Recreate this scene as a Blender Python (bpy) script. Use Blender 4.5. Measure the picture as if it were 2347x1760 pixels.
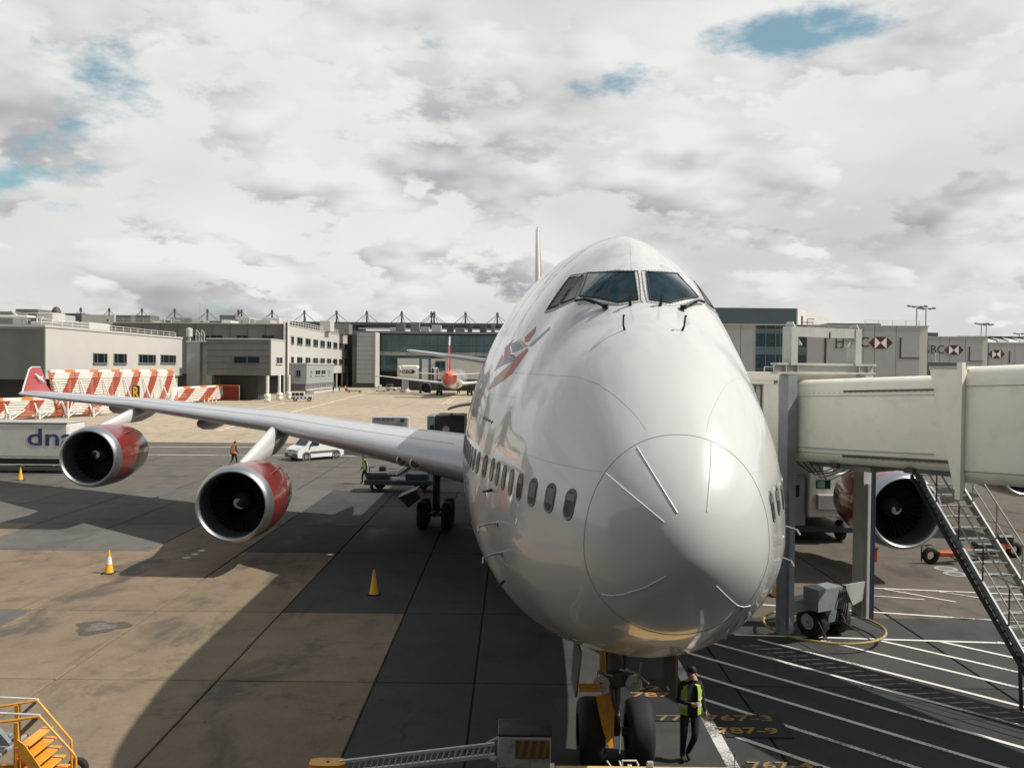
import bpy, bmesh, math, random
from mathutils import Vector, Matrix, noise as mnoise
from mathutils.bvhtree import BVHTree
from mathutils.geometry import delaunay_2d_cdt

for o in list(bpy.data.objects):
    bpy.data.objects.remove(o, do_unlink=True)
SC = bpy.context.scene
COL = SC.collection
R = math.radians
rnd = random.Random(7)

# ------------------------------------------------------------------ camera
CX, CY, CZ = -1.975, -8.356, 7.428
YAW, PITCH, ROLL, FPX = -0.001, -0.0190, 0.0100, 1982.2
cF = Vector((math.sin(YAW) * math.cos(PITCH), math.cos(YAW) * math.cos(PITCH), math.sin(PITCH)))
_r = Vector((math.cos(YAW), -math.sin(YAW), 0))
_u = _r.cross(cF)
cR = math.cos(ROLL) * _r + math.sin(ROLL) * _u
cU = -math.sin(ROLL) * _r + math.cos(ROLL) * _u
cam_d = bpy.data.cameras.new("camera")
cam = bpy.data.objects.new("camera", cam_d)
COL.objects.link(cam)
cam.matrix_world = Matrix(((cR.x, cU.x, -cF.x, CX), (cR.y, cU.y, -cF.y, CY), (cR.z, cU.z, -cF.z, CZ), (0, 0, 0, 1)))
cam_d.sensor_width = 36.0
cam_d.lens = FPX / 2347.0 * 36.0
cam_d.clip_start = 0.1
cam_d.clip_end = 6000
SC.camera = cam
CAM = Vector((CX, CY, CZ))

def ray(u, v):
    return cF + cR * ((u - 1173.5) / FPX) - cU * ((v - 880) / FPX)
def G(u, v, z=0.0):
    d = ray(u, v); t = (z - CZ) / d.z
    return CAM + d * t
def AT(u, v, Y):
    d = ray(u, v); t = (Y - CY) / d.y
    return CAM + d * t
def ATX(u, v, X):
    d = ray(u, v); t = (X - CX) / d.x
    return CAM + d * t

# ------------------------------------------------------------------ world, sun, exposure
SUN_DIR = Vector((0.95, -0.09, 1.035)).normalized()      # towards the sun
SUN_EL = math.asin(SUN_DIR.z)
SUN_AZ = math.atan2(SUN_DIR.x, SUN_DIR.y)
world = bpy.data.worlds.new("World")
SC.world = world
world.use_nodes = True
wt = world.node_tree
for n in list(wt.nodes):
    wt.nodes.remove(n)

class NT:
    """tiny helper to write node trees"""
    def __init__(s, tree): s.t = tree
    def n(s, typ, **kw):
        nd = s.t.nodes.new(typ)
        for k, v in kw.items():
            if k.startswith('i_'):
                key = k[2:]
                key = int(key) if key.isdigit() else key.replace('_', ' ')
                s.put(nd, key, v)
            else:
                setattr(nd, k, v)
        return nd
    def put(s, nd, key, v):
        sock = nd.inputs[key]
        if isinstance(v, bpy.types.NodeSocket): s.t.links.new(v, sock)
        elif isinstance(v, bpy.types.Node): s.t.links.new(v.outputs[0], sock)
        else: sock.default_value = v
    def math(s, op, a, b=0.0, c=None, clamp=False):
        nd = s.t.nodes.new('ShaderNodeMath'); nd.operation = op; nd.use_clamp = clamp
        s.put(nd, 0, a); s.put(nd, 1, b)
        if c is not None: s.put(nd, 2, c)
        return nd.outputs[0]
    def vmath(s, op, a, b=(0, 0, 0)):
        nd = s.t.nodes.new('ShaderNodeVectorMath'); nd.operation = op
        s.put(nd, 0, a)
        if op == 'SCALE': s.put(nd, 3, b)
        else: s.put(nd, 1, b)
        return nd.outputs[0] if op not in ('DOT_PRODUCT', 'LENGTH') else nd.outputs[1]
    def noise(s, vec, scale, detail=4, rough=0.5, dist=0.0, dims='3D'):
        nd = s.t.nodes.new('ShaderNodeTexNoise'); nd.noise_dimensions = dims
        s.put(nd, 'Vector', vec); s.put(nd, 'Scale', scale); s.put(nd, 'Detail', detail)
        s.put(nd, 'Roughness', rough); s.put(nd, 'Distortion', dist)
        return nd.outputs[0]
    def ramp(s, fac, stops, interp='LINEAR'):
        nd = s.t.nodes.new('ShaderNodeValToRGB'); nd.color_ramp.interpolation = interp
        el = nd.color_ramp.elements
        while len(el) > 1: el.remove(el[-1])
        el[0].position = stops[0][0]; el[0].color = c4(stops[0][1])
        for p, c in stops[1:]:
            e = el.new(p); e.color = c4(c)
        s.put(nd, 0, fac)
        return nd.outputs[0]
    def mix(s, fac, a, b, mode='MIX'):
        nd = s.t.nodes.new('ShaderNodeMix'); nd.data_type = 'RGBA'; nd.blend_type = mode
        s.put(nd, 0, fac)
        s.put(nd, 6, c4(a) if isinstance(a, (tuple, float, int)) else a)
        s.put(nd, 7, c4(b) if isinstance(b, (tuple, float, int)) else b)
        return nd.outputs[2]
    def smooth(s, x, a, b):
        nd = s.t.nodes.new('ShaderNodeMapRange'); nd.interpolation_type = 'SMOOTHSTEP'
        s.put(nd, 0, x); s.put(nd, 1, a); s.put(nd, 2, b); s.put(nd, 3, 0.0); s.put(nd, 4, 1.0)
        return nd.outputs[0]
def c4(c):
    if isinstance(c, (int, float)): return (c, c, c, 1)
    return tuple(c) if len(c) == 4 else (c[0], c[1], c[2], 1)

W = NT(wt)
sky = W.n('ShaderNodeTexSky', sky_type='NISHITA', sun_disc=False, sun_elevation=SUN_EL, sun_rotation=SUN_AZ,
          altitude=60, air_density=1.0, dust_density=1.0, ozone_density=1.5)
tc = W.n('ShaderNodeTexCoord')
dirv = tc.outputs['Generated']
sep = W.n('ShaderNodeSeparateXYZ', i_0=dirv)
zel = W.math('MAXIMUM', sep.outputs[2], 0.0)
# a broken cumulus deck: perspective of a flat layer, billows kept round near the horizon
inv = W.math('DIVIDE', 1.0, W.math('ADD', zel, 0.42))
pl = W.n('ShaderNodeCombineXYZ', i_0=W.math('MULTIPLY', sep.outputs[0], inv), i_1=W.math('MULTIPLY', sep.outputs[1], inv),
         i_2=W.math('MULTIPLY', W.math('POWER', zel, 0.9), 1.9)).outputs[0]
pl = W.vmath('ADD', pl, (3.6, 0.4, 2.3))
def fbm(v, sc, det, ro, off=(0, 0, 0)): return W.noise(W.vmath('ADD', v, off), sc, det, ro)
dB = fbm(pl, 1.7, 6, 0.48); big = fbm(pl, 0.9, 3, 0.45, (1.5, 8, 3))
lumB = W.math('ADD', 0.84, W.math('MULTIPLY', W.math('SUBTRACT', 0.50, W.math('ADD', W.math('MULTIPLY', dB, 0.6), W.math('MULTIPLY', big, 0.4))), 1.5))
# nearer cumulus: crisp tops catch the light, flat bases stay grey
def billow(sc, off, thr, soft, base, gain):
    d = fbm(pl, sc, 10, 0.57, off); ds = fbm(pl, sc, 3, 0.45, (off[0] + .10 / sc, off[1] - .04 / sc, off[2] + .30 / sc)); d0 = fbm(pl, sc, 3, 0.45, off)
    m = W.smooth(d, thr, thr + soft)
    l = W.math('ADD', base, W.math('MULTIPLY', W.math('SUBTRACT', d0, ds), gain))
    l = W.math('ADD', l, W.math('MULTIPLY', W.math('SUBTRACT', d, d0), 0.7))
    return m, l
m1, l1 = billow(2.3, (2.0, 5.0, 1.0), 0.490, 0.060, 0.665, 2.5)
m2, l2 = billow(4.6, (7.0, 1.0, 6.0), 0.495, 0.065, 0.72, 2.5)
def lerp(a, b, f): return W.math('ADD', W.math('MULTIPLY', a, W.math('SUBTRACT', 1.0, f)), W.math('MULTIPLY', b, f))
low = W.smooth(zel, 0.34, 0.10)
lum = lerp(lumB, l1, W.math('MULTIPLY', m1, 0.88)); lum = lerp(lum, l2, W.math('MULTIPLY', m2, W.math('ADD', 0.55, W.math('MULTIPLY', low, 0.35))))
cl_col = W.ramp(lum, [(0.32, (0.36, 0.355, 0.375)), (0.54, (0.49, 0.485, 0.495)), (0.70, (0.625, 0.62, 0.62)), (0.85, (0.735, 0.735, 0.725)), (1.0, (0.82, 0.82, 0.80))])
# openings in the deck
def lobe(az_u, az_v, radius, stretch=1.0):
    d = ray(az_u, az_v).normalized()
    dif = W.vmath('SUBTRACT', dirv, tuple(d))
    dif = W.vmath('MULTIPLY', dif, (1.0, 1.0, stretch))
    return W.smooth(W.vmath('LENGTH', dif), radius, 0.0)
gap_n = fbm(pl, 6.5, 9, 0.62, (9.0, 4.0, 2.0))
gaps = W.math('MULTIPLY', lobe(1975, 35, 0.17, 2.6), 0.21)
for a in ((1810, 85, .13, 3.0, .17), (1490, 178, .075, 2.4, .24), (1390, 215, .075, 2.6, .17), (300, 205, .16, 2.4, .17), (60, 355, .17, 3.6, .19), (10, 425, .07, 2, .14), (2050, 265, .08, 3, .10), (110, 85, .11, 3, .13), (1900, 350, .08, 3, .08), (560, 590, .08, 2.5, .08)):
    gaps = W.math('ADD', gaps, W.math('MULTIPLY', lobe(*a[:4]), a[4]))
# scattered clouds: packed towards the horizon, open overhead
gaps = W.math('ADD', gaps, W.math('MULTIPLY', W.smooth(zel, 0.40, 0.72), 0.24))
opening = W.smooth(W.math('ADD', gap_n, gaps), 0.62, 0.84)
blue = W.mix(1.0, sky.outputs[0], (0.95, 1.22, 1.0), 'MULTIPLY')
bg1 = W.n('ShaderNodeBackground', i_0=blue, i_1=0.10)
bg2 = W.n('ShaderNodeBackground', i_0=cl_col, i_1=1.0)
mx = W.n('ShaderNodeMixShader')
W.put(mx, 0, W.math('SUBTRACT', 1.0, W.math('MULTIPLY', opening, 0.9)))
wt.links.new(bg1.outputs[0], mx.inputs[1]); wt.links.new(bg2.outputs[0], mx.inputs[2])
wo = W.n('ShaderNodeOutputWorld'); wt.links.new(mx.outputs[0], wo.inputs[0])

sun_d = bpy.data.lights.new("sun", 'SUN'); sun_d.energy = 5.0; sun_d.angle = R(0.55); sun_d.color = (1.0, 0.945, 0.865)
sun = bpy.data.objects.new("sun", sun_d); COL.objects.link(sun)
sun.rotation_euler = (-SUN_DIR).to_track_quat('-Z', 'Y').to_euler()
sun.location = (60, -20, 80)
SC.view_settings.view_transform = 'Standard'; SC.view_settings.look = 'None'
SC.view_settings.exposure = 0.05; SC.view_settings.gamma = 1.0; SC.view_settings.use_curve_mapping = False
SC.render.engine = 'CYCLES'

# ------------------------------------------------------------------ object helpers
WM = {}
class MB:
    """collects shapes in world (or parent-local) coordinates; build() links them as one mesh object"""
    def __init__(s): s.v = []; s.f = []; s.m = []
    def add(s, vs, fs, m=0):
        b = len(s.v); s.v += [Vector(x) for x in vs]
        s.f += [tuple(b + i for i in f) for f in fs]; s.m += [m] * len(fs)
        return s
    def box(s, x0, x1, y0, y1, z0, z1, m=0):
        vs = [(x, y, z) for z in (z0, z1) for y in (y0, y1) for x in (x0, x1)]
        return s.add(vs, [(0, 2, 3, 1), (4, 5, 7, 6), (0, 1, 5, 4), (2, 6, 7, 3), (0, 4, 6, 2), (1, 3, 7, 5)], m)
    def bbox(s, x0, x1, y0, y1, z0, z1, b=0.01, m=0):
        """box with chamfered edges"""
        bm = bmesh.new()
        bmesh.ops.create_cube(bm, size=1.0)
        for v in bm.verts:
            v.co = Vector(((x0 + x1) / 2 + v.co.x * (x1 - x0), (y0 + y1) / 2 + v.co.y * (y1 - y0), (z0 + z1) / 2 + v.co.z * (z1 - z0)))
        bmesh.ops.bevel(bm, geom=bm.edges[:], offset=b, segments=1, affect='EDGES')
        bm.verts.index_update()
        s.add([v.co.copy() for v in bm.verts], [[v.index for v in f.verts] for f in bm.faces], m); bm.free(); return s
    def obox(s, c, ax, ay, az, hx, hy, hz, m=0):
        """box with given centre, axes and half sizes"""
        c = Vector(c); ax, ay, az = Vector(ax) * hx, Vector(ay) * hy, Vector(az) * hz
        vs = [c + i * ax + j * ay + k * az for k in (-1, 1) for j in (-1, 1) for i in (-1, 1)]
        return s.add(vs, [(0, 2, 3, 1), (4, 5, 7, 6), (0, 1, 5, 4), (2, 6, 7, 3), (0, 4, 6, 2), (1, 3, 7, 5)], m)
    def beam(s, a, b, w, h=None, up=(0, 0, 1), m=0):
        a, b = Vector(a), Vector(b); h = w if h is None else h
        d = (b - a).normalized(); sd = d.cross(Vector(up))
        if sd.length < 1e-4: sd = d.cross(Vector((0, 1, 0)))
        sd.normalize(); u = sd.cross(d)
        return s.obox((a + b) / 2, d, sd, u, (b - a).length / 2, w / 2, h / 2, m)
    def tube(s, pts, r, n=8, m=0, cap=True, closed=False):
        pts = [Vector(p) for p in pts]; N = len(pts)
        rs = r if isinstance(r, (list, tuple)) else [r] * N
        rings = []; ref = None
        for i in range(N):
            if closed: d = pts[(i + 1) % N] - pts[i - 1]
            else: d = pts[min(i + 1, N - 1)] - pts[max(i - 1, 0)]
            d.normalize()
            if ref is None:
                ref = d.cross(Vector((0, 0, 1)))
                if ref.length < 1e-3: ref = d.cross(Vector((0, 1, 0)))
            ref = (ref - d * ref.dot(d)).normalized(); b = d.cross(ref)
            rings.append([pts[i] + (ref * math.cos(2 * math.pi * k / n) + b * math.sin(2 * math.pi * k / n)) * rs[i] for k in range(n)])
        base = len(s.v)
        for rg in rings: s.v += rg
        for i in range(N if closed else N - 1):
            j = (i + 1) % N
            for k in range(n):
                s.f.append((base + i * n + k, base + i * n + (k + 1) % n, base + j * n + (k + 1) % n, base + j * n + k)); s.m.append(m)
        if cap and not closed:
            s.f.append(tuple(base + k for k in reversed(range(n)))); s.m.append(m)
            s.f.append(tuple(base + (N - 1) * n + k for k in range(n))); s.m.append(m)
        return s
    def cyl(s, a, b, r, n=16, m=0): return s.tube([a, b], r, n, m)
    def lathe(s, origin, axis, prof, n=32, m=0, mats=None, ref=(0, 0, 1)):
        """prof: list of (distance along axis, radius)"""
        o = Vector(origin); a = Vector(axis).normalized()
        e = Vector(ref); e = (e - a * e.dot(a))
        if e.length < 1e-3: e = Vector((1, 0, 0)); e = e - a * e.dot(a)
        e.normalize(); b = a.cross(e)
        base = len(s.v)
        for (t, r) in prof:
            s.v += [o + a * t + (e * math.cos(2 * math.pi * k / n) + b * math.sin(2 * math.pi * k / n)) * r for k in range(n)]
        for i in range(len(prof) - 1):
            mm = mats[i] if mats else m
            for k in range(n):
                s.f.append((base + i * n + k, base + i * n + (k + 1) % n, base + (i + 1) * n + (k + 1) % n, base + (i + 1) * n + k)); s.m.append(mm)
        return s
    def loft(s, rings, m=0, cap=True, closed=True):
        base = len(s.v); n = len(rings[0])
        for rg in rings: s.v += [Vector(p) for p in rg]
        for i in range(len(rings) - 1):
            for k in range(n if closed else n - 1):
                s.f.append((base + i * n + k, base + i * n + (k + 1) % n, base + (i + 1) * n + (k + 1) % n, base + (i + 1) * n + k)); s.m.append(m)
        if cap:
            s.f.append(tuple(base + k for k in reversed(range(n)))); s.m.append(m)
            s.f.append(tuple(base + (len(rings) - 1) * n + k for k in range(n))); s.m.append(m)
        return s
    def prism(s, poly, off, m=0):
        """polygon (list of 3d points) extruded by vector off"""
        off = Vector(off); n = len(poly); vs = [Vector(p) for p in poly] + [Vector(p) + off for p in poly]
        fs = [tuple(reversed(range(n))), tuple(range(n, 2 * n))] + [(i, (i + 1) % n, n + (i + 1) % n, n + i) for i in range(n)]
        return s.add(vs, fs, m)
    def quad(s, a, b, c, d, m=0): return s.add([a, b, c, d], [(0, 1, 2, 3)], m)
    def build(s, name, mats, parent=None, smooth=False, local=False, fixn=True):
        me = bpy.data.meshes.new(name)
        vs = s.v
        off = None
        if parent is not None and not local:
            iv = WM[parent].inverted(); vs = [iv @ v for v in vs]
        if parent is None:
            xs = [v.x for v in vs]; ys = [v.y for v in vs]; zs = [v.z for v in vs]
            off = Vector(((min(xs) + max(xs)) / 2, (min(ys) + max(ys)) / 2, min(zs)))
            vs = [v - off for v in vs]
        me.from_pydata([tuple(v) for v in vs], [], s.f)
        mats = mats if isinstance(mats, (list, tuple)) else [mats]
        for mt in mats: me.materials.append(mt)
        for i, p in enumerate(me.polygons): p.material_index = s.m[i]
        if fixn:
            bm = bmesh.new(); bm.from_mesh(me); bmesh.ops.recalc_face_normals(bm, faces=bm.faces[:]); bm.to_mesh(me); bm.free()
        if smooth:
            for p in me.polygons: p.use_smooth = True
            try: me.set_sharp_from_angle(angle=R(smooth if smooth is not True and smooth > 1 else 40))
            except Exception: pass
        o = bpy.data.objects.new(name, me); COL.objects.link(o)
        if parent is not None:
            o.parent = parent; WM[o] = WM[parent]
        else:
            o.location = off; WM[o] = Matrix.Translation(off)
        return o

def thing(name, loc, label, cat, group=None, rz=0.0):
    o = bpy.data.objects.new(name, None); COL.objects.link(o)
    o.empty_display_size = 0.3
    o.location = loc; o.rotation_euler = (0, 0, rz)
    WM[o] = Matrix.Translation(Vector(loc)) @ Matrix.Rotation(rz, 4, 'Z')
    return tag(o, label, cat, group)
def tag(o, label, cat, group=None):
    o['label'] = label; o['category'] = cat
    if group: o['group'] = group
    return o
def struct(o, kind='structure'):
    o['kind'] = kind; return o
def kids(o): return [c for c in bpy.data.objects if c.parent == o]
def copy_tree(o, loc, rz=None, label=None, parent=None):
    c = o.copy(); COL.objects.link(c); c.parent = parent
    if parent is None:
        c.location = loc
        if rz is not None: c.rotation_euler = (0, 0, rz)
        if label: c['label'] = label
        WM[c] = Matrix.Translation(Vector(loc)) @ Matrix.Rotation(c.rotation_euler.z, 4, 'Z')
    else: WM[c] = WM[parent]
    for ch in kids(o): copy_tree(ch, None, None, None, c)
    return c
def text_mesh(name, body, mat, parent, origin, xdir, ydir, size, extrude=0.006, offset=0.0, align='CENTER', width=1.0, space=1.0):
    cu = bpy.data.curves.new(name, 'FONT'); cu.body = body; cu.size = size; cu.extrude = extrude; cu.offset = offset
    cu.align_x = align; cu.align_y = 'CENTER'; cu.space_character = space; cu.resolution_u = 3
    ob = bpy.data.objects.new(name, cu); COL.objects.link(ob)
    dg = bpy.context.evaluated_depsgraph_get(); dg.update()
    me = bpy.data.meshes.new_from_object(ob.evaluated_get(dg))
    bpy.data.objects.remove(ob, do_unlink=True)
    x, y = Vector(xdir).normalized() * width, Vector(ydir).normalized(); z = x.cross(y).normalized(); o = Vector(origin)
    iv = WM[parent].inverted() if parent else Matrix.Identity(4)
    for v in me.vertices:
        c = v.co.copy(); v.co = iv @ (o + x * c.x + y * c.y + z * c.z)
    me.name = name; me.materials.clear(); me.materials.append(mat)
    o2 = bpy.data.objects.new(name, me); COL.objects.link(o2)
    if parent: o2.parent = parent; WM[o2] = WM[parent]
    else: WM[o2] = Matrix.Identity(4)
    return o2

# ------------------------------------------------------------------ materials
MATS = {}
def mat(name, col, rough=0.5, metal=0.0, var=0.0, vscale=3.0, bump=0.0, bscale=20.0, coat=0.0, dirt=None, dscale=1.0, damt=0.0, spec=0.5, coatr=0.05, streak=False, emit=None):
    if name in MATS: return MATS[name]
    m = bpy.data.materials.new(name); m.use_nodes = True; t = m.node_tree
    T = NT(t); b = t.nodes['Principled BSDF']
    co = T.n('ShaderNodeTexCoord').outputs['Object']
    colr = c4(col)
    if var > 0 or damt > 0:
        cs = colr
        if var > 0:
            nz = T.noise(co, vscale, 5, 0.6)
            lo = tuple(max(0, x * (1 - var)) for x in colr[:3]); hi = tuple(min(1, x * (1 + var)) for x in colr[:3])
            cs = T.ramp(nz, [(0.3, lo), (0.7, hi)])
        if damt > 0:
            vec = co
            if streak: vec = T.vmath('MULTIPLY', co, (1.0, 1.0, 0.12))
            dz = T.smooth(T.noise(vec, dscale, 6, 0.65), 0.48, 0.75)
            cs = T.mix(T.math('MULTIPLY', dz, damt), cs, dirt)
        T.put(b, 'Base Color', cs)
    else: b.inputs['Base Color'].default_value = colr
    b.inputs['Roughness'].default_value = rough; b.inputs['Metallic'].default_value = metal
    b.inputs['Coat Weight'].default_value = coat; b.inputs['Coat Roughness'].default_value = coatr
    b.inputs['Specular IOR Level'].default_value = spec
    if bump > 0:
        bn = T.n('ShaderNodeBump', i_Strength=bump, i_Distance=0.02, i_Height=T.noise(co, bscale, 4, 0.6))
        t.links.new(bn.outputs[0], b.inputs['Normal'])
    if emit: b.inputs['Emission Color'].default_value = c4(emit); b.inputs['Emission Strength'].default_value = 1.0
    MATS[name] = m; return m
# paints and common stuff
white_paint = mat('aircraft_white', (0.545, 0.55, 0.54), 0.30, 0, coat=0.90, coatr=0.05, var=0.025, vscale=0.7, dirt=(0.40, 0.39, 0.37), dscale=0.9, damt=0.10)
wing_grey = mat('wing_grey', (0.43, 0.44, 0.465), 0.33, 0.15, coat=0.25, var=0.05, vscale=1.2, dirt=(0.25, 0.25, 0.25), dscale=0.8, damt=0.2)
red_paint = mat('engine_red', (0.165, 0.024, 0.020), 0.24, 0, coat=0.7, var=0.08, vscale=2)
red_dark = mat('tail_red', (0.30, 0.035, 0.035), 0.35, 0, coat=0.4)
lip_metal = mat('polished_lip', (0.40, 0.415, 0.43), 0.38, 0.9, var=0.06, vscale=4)
bare_metal = mat('bare_metal', (0.45, 0.46, 0.47), 0.35, 0.9, var=0.15, vscale=6)
dark_metal = mat('dark_metal', (0.055, 0.058, 0.06), 0.5, 0.5, var=0.3, vscale=5)
black = mat('soft_black', (0.012, 0.012, 0.013), 0.6)
rubber = mat('rubber', (0.011, 0.011, 0.012), 0.78, var=0.3, vscale=8)
glass_dark = mat('cockpit_glass', (0.008, 0.028, 0.038), 0.06, 0, spec=0.32, var=0.75, vscale=2.2)  # uneven tint imitates reflections in the panes
glass_win = mat('window_glass', (0.010, 0.013, 0.016), 0.14, 0, spec=0.16)
glass_teal = mat('terminal_glass', (0.020, 0.060, 0.068), 0.06, 0, spec=0.8, var=0.5, vscale=0.35)
strip_mat = mat('strip_white', (0.78, 0.78, 0.76), 0.4)
seam_mat = mat('seam_line', (0.36, 0.36, 0.355), 0.6)
yellow = mat('yellow_paint', (0.72, 0.33, 0.035), 0.45, var=0.12, vscale=6, dirt=(0.18, 0.10, 0.04), dscale=4, damt=0.45)
pale_yellow = mat('tug_yellow', (0.70, 0.46, 0.18), 0.5, var=0.08, vscale=4, dirt=(0.25, 0.17, 0.09), dscale=3, damt=0.35)
white_steel = mat('white_steel', (0.66, 0.65, 0.62), 0.5, var=0.06, vscale=5, dirt=(0.25, 0.22, 0.19), dscale=4, damt=0.45)
grey_steel = mat('grey_steel', (0.20, 0.225, 0.235), 0.5, 0.1, var=0.12, vscale=3, dirt=(0.08, 0.08, 0.08), dscale=2.5, damt=0.5, streak=True)
pale_steel = mat('pale_steel', (0.36, 0.365, 0.345), 0.5, 0, var=0.07, vscale=3, dirt=(0.20, 0.18, 0.15), dscale=2.5, damt=0.4, streak=True)
galv = mat('galvanised', (0.34, 0.34, 0.33), 0.6, 0.25, var=0.15, vscale=8)
cream_bridge = mat('bridge_cream', (0.74, 0.715, 0.62), 0.5, 0, var=0.04, vscale=1.3, dirt=(0.28, 0.24, 0.19), dscale=2.2, damt=0.22, bump=0.15, bscale=3)
cone_yellow = mat('cone_yellow', (0.80, 0.38, 0.02), 0.5)
cone_white = mat('cone_white', (0.75, 0.75, 0.72), 0.5)
fence_white = mat('fence_white', (0.72, 0.69, 0.64), 0.55, var=0.05, vscale=4, dirt=(0.3, 0.25, 0.2), dscale=2, damt=0.3)
orange_cap = mat('orange_cap', (0.70, 0.20, 0.05), 0.5, var=0.1)
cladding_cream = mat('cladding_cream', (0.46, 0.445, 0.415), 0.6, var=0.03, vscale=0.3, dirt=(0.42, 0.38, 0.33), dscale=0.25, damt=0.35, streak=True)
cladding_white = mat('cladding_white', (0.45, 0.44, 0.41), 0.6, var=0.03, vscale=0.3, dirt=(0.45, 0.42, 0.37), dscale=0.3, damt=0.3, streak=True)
cladding_grey_shade = mat('cladding_grey_shade', (0.112, 0.116, 0.112), 0.6, var=0.08, vscale=0.3, dirt=(0.08, 0.083, 0.08), dscale=0.3, damt=0.5, streak=True)  # grey darkened to hold the shade of camera-facing walls
cladding_lgrey = mat('cladding_light_grey', (0.285, 0.298, 0.305), 0.55, var=0.05, vscale=0.4, dirt=(0.22, 0.22, 0.215), dscale=0.4, damt=0.35, streak=True)
cladding_bluegrey = mat('cladding_blue_grey', (0.050, 0.068, 0.078), 0.5, var=0.10, vscale=0.3)
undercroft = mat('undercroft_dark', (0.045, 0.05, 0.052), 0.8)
brick_white = mat('white_brick', (0.52, 0.50, 0.47), 0.8, var=0.12, vscale=1.5)
roof_grey = mat('roof_grey', (0.16, 0.16, 0.16), 0.8, var=0.15, vscale=0.4)
window_frame_m = mat('window_frame', (0.50, 0.50, 0.48), 0.5)
frame_dark = mat('frame_dark', (0.07, 0.10, 0.11), 0.45)
mast_dark = mat('mast_dark', (0.06, 0.055, 0.055), 0.6)
logo_black = mat('logo_black', (0.015, 0.016, 0.02), 0.6)
logo_red = mat('logo_red', (0.050, 0.012, 0.016), 0.6)
logo_white = mat('logo_white', (0.70, 0.68, 0.66), 0.6)
navy_ink = mat('navy_ink', (0.02, 0.055, 0.13), 0.6)
teal_ink = mat('teal_ink', (0.03, 0.12, 0.16), 0.6)
ink_dark = mat('ink_dark', (0.05, 0.05, 0.06), 0.6)
hivis = mat('hivis_yellow', (0.36, 0.50, 0.05), 0.7)
hivis_or = mat('hivis_orange', (0.85, 0.22, 0.03), 0.7)
reflect = mat('reflective_band', (0.62, 0.63, 0.62), 0.35)
skin = mat('skin', (0.42, 0.235, 0.165), 0.55)
cloth_dark = mat('cloth_dark', (0.014, 0.015, 0.019), 0.85)
cloth_navy = mat('cloth_navy', (0.020, 0.024, 0.036), 0.85)
hair_dark = mat('hair_dark', (0.012, 0.010, 0.009), 0.7)
car_white = mat('car_white', (0.62, 0.62, 0.60), 0.3, coat=0.6)
plastic_grey = mat('plastic_grey', (0.10, 0.10, 0.105), 0.55)
lamp_glass = mat('lamp_glass', (0.55, 0.58, 0.60), 0.12, spec=0.8)
orange_gear = mat('orange_equipment', (0.42, 0.075, 0.02), 0.5, var=0.1)

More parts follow.
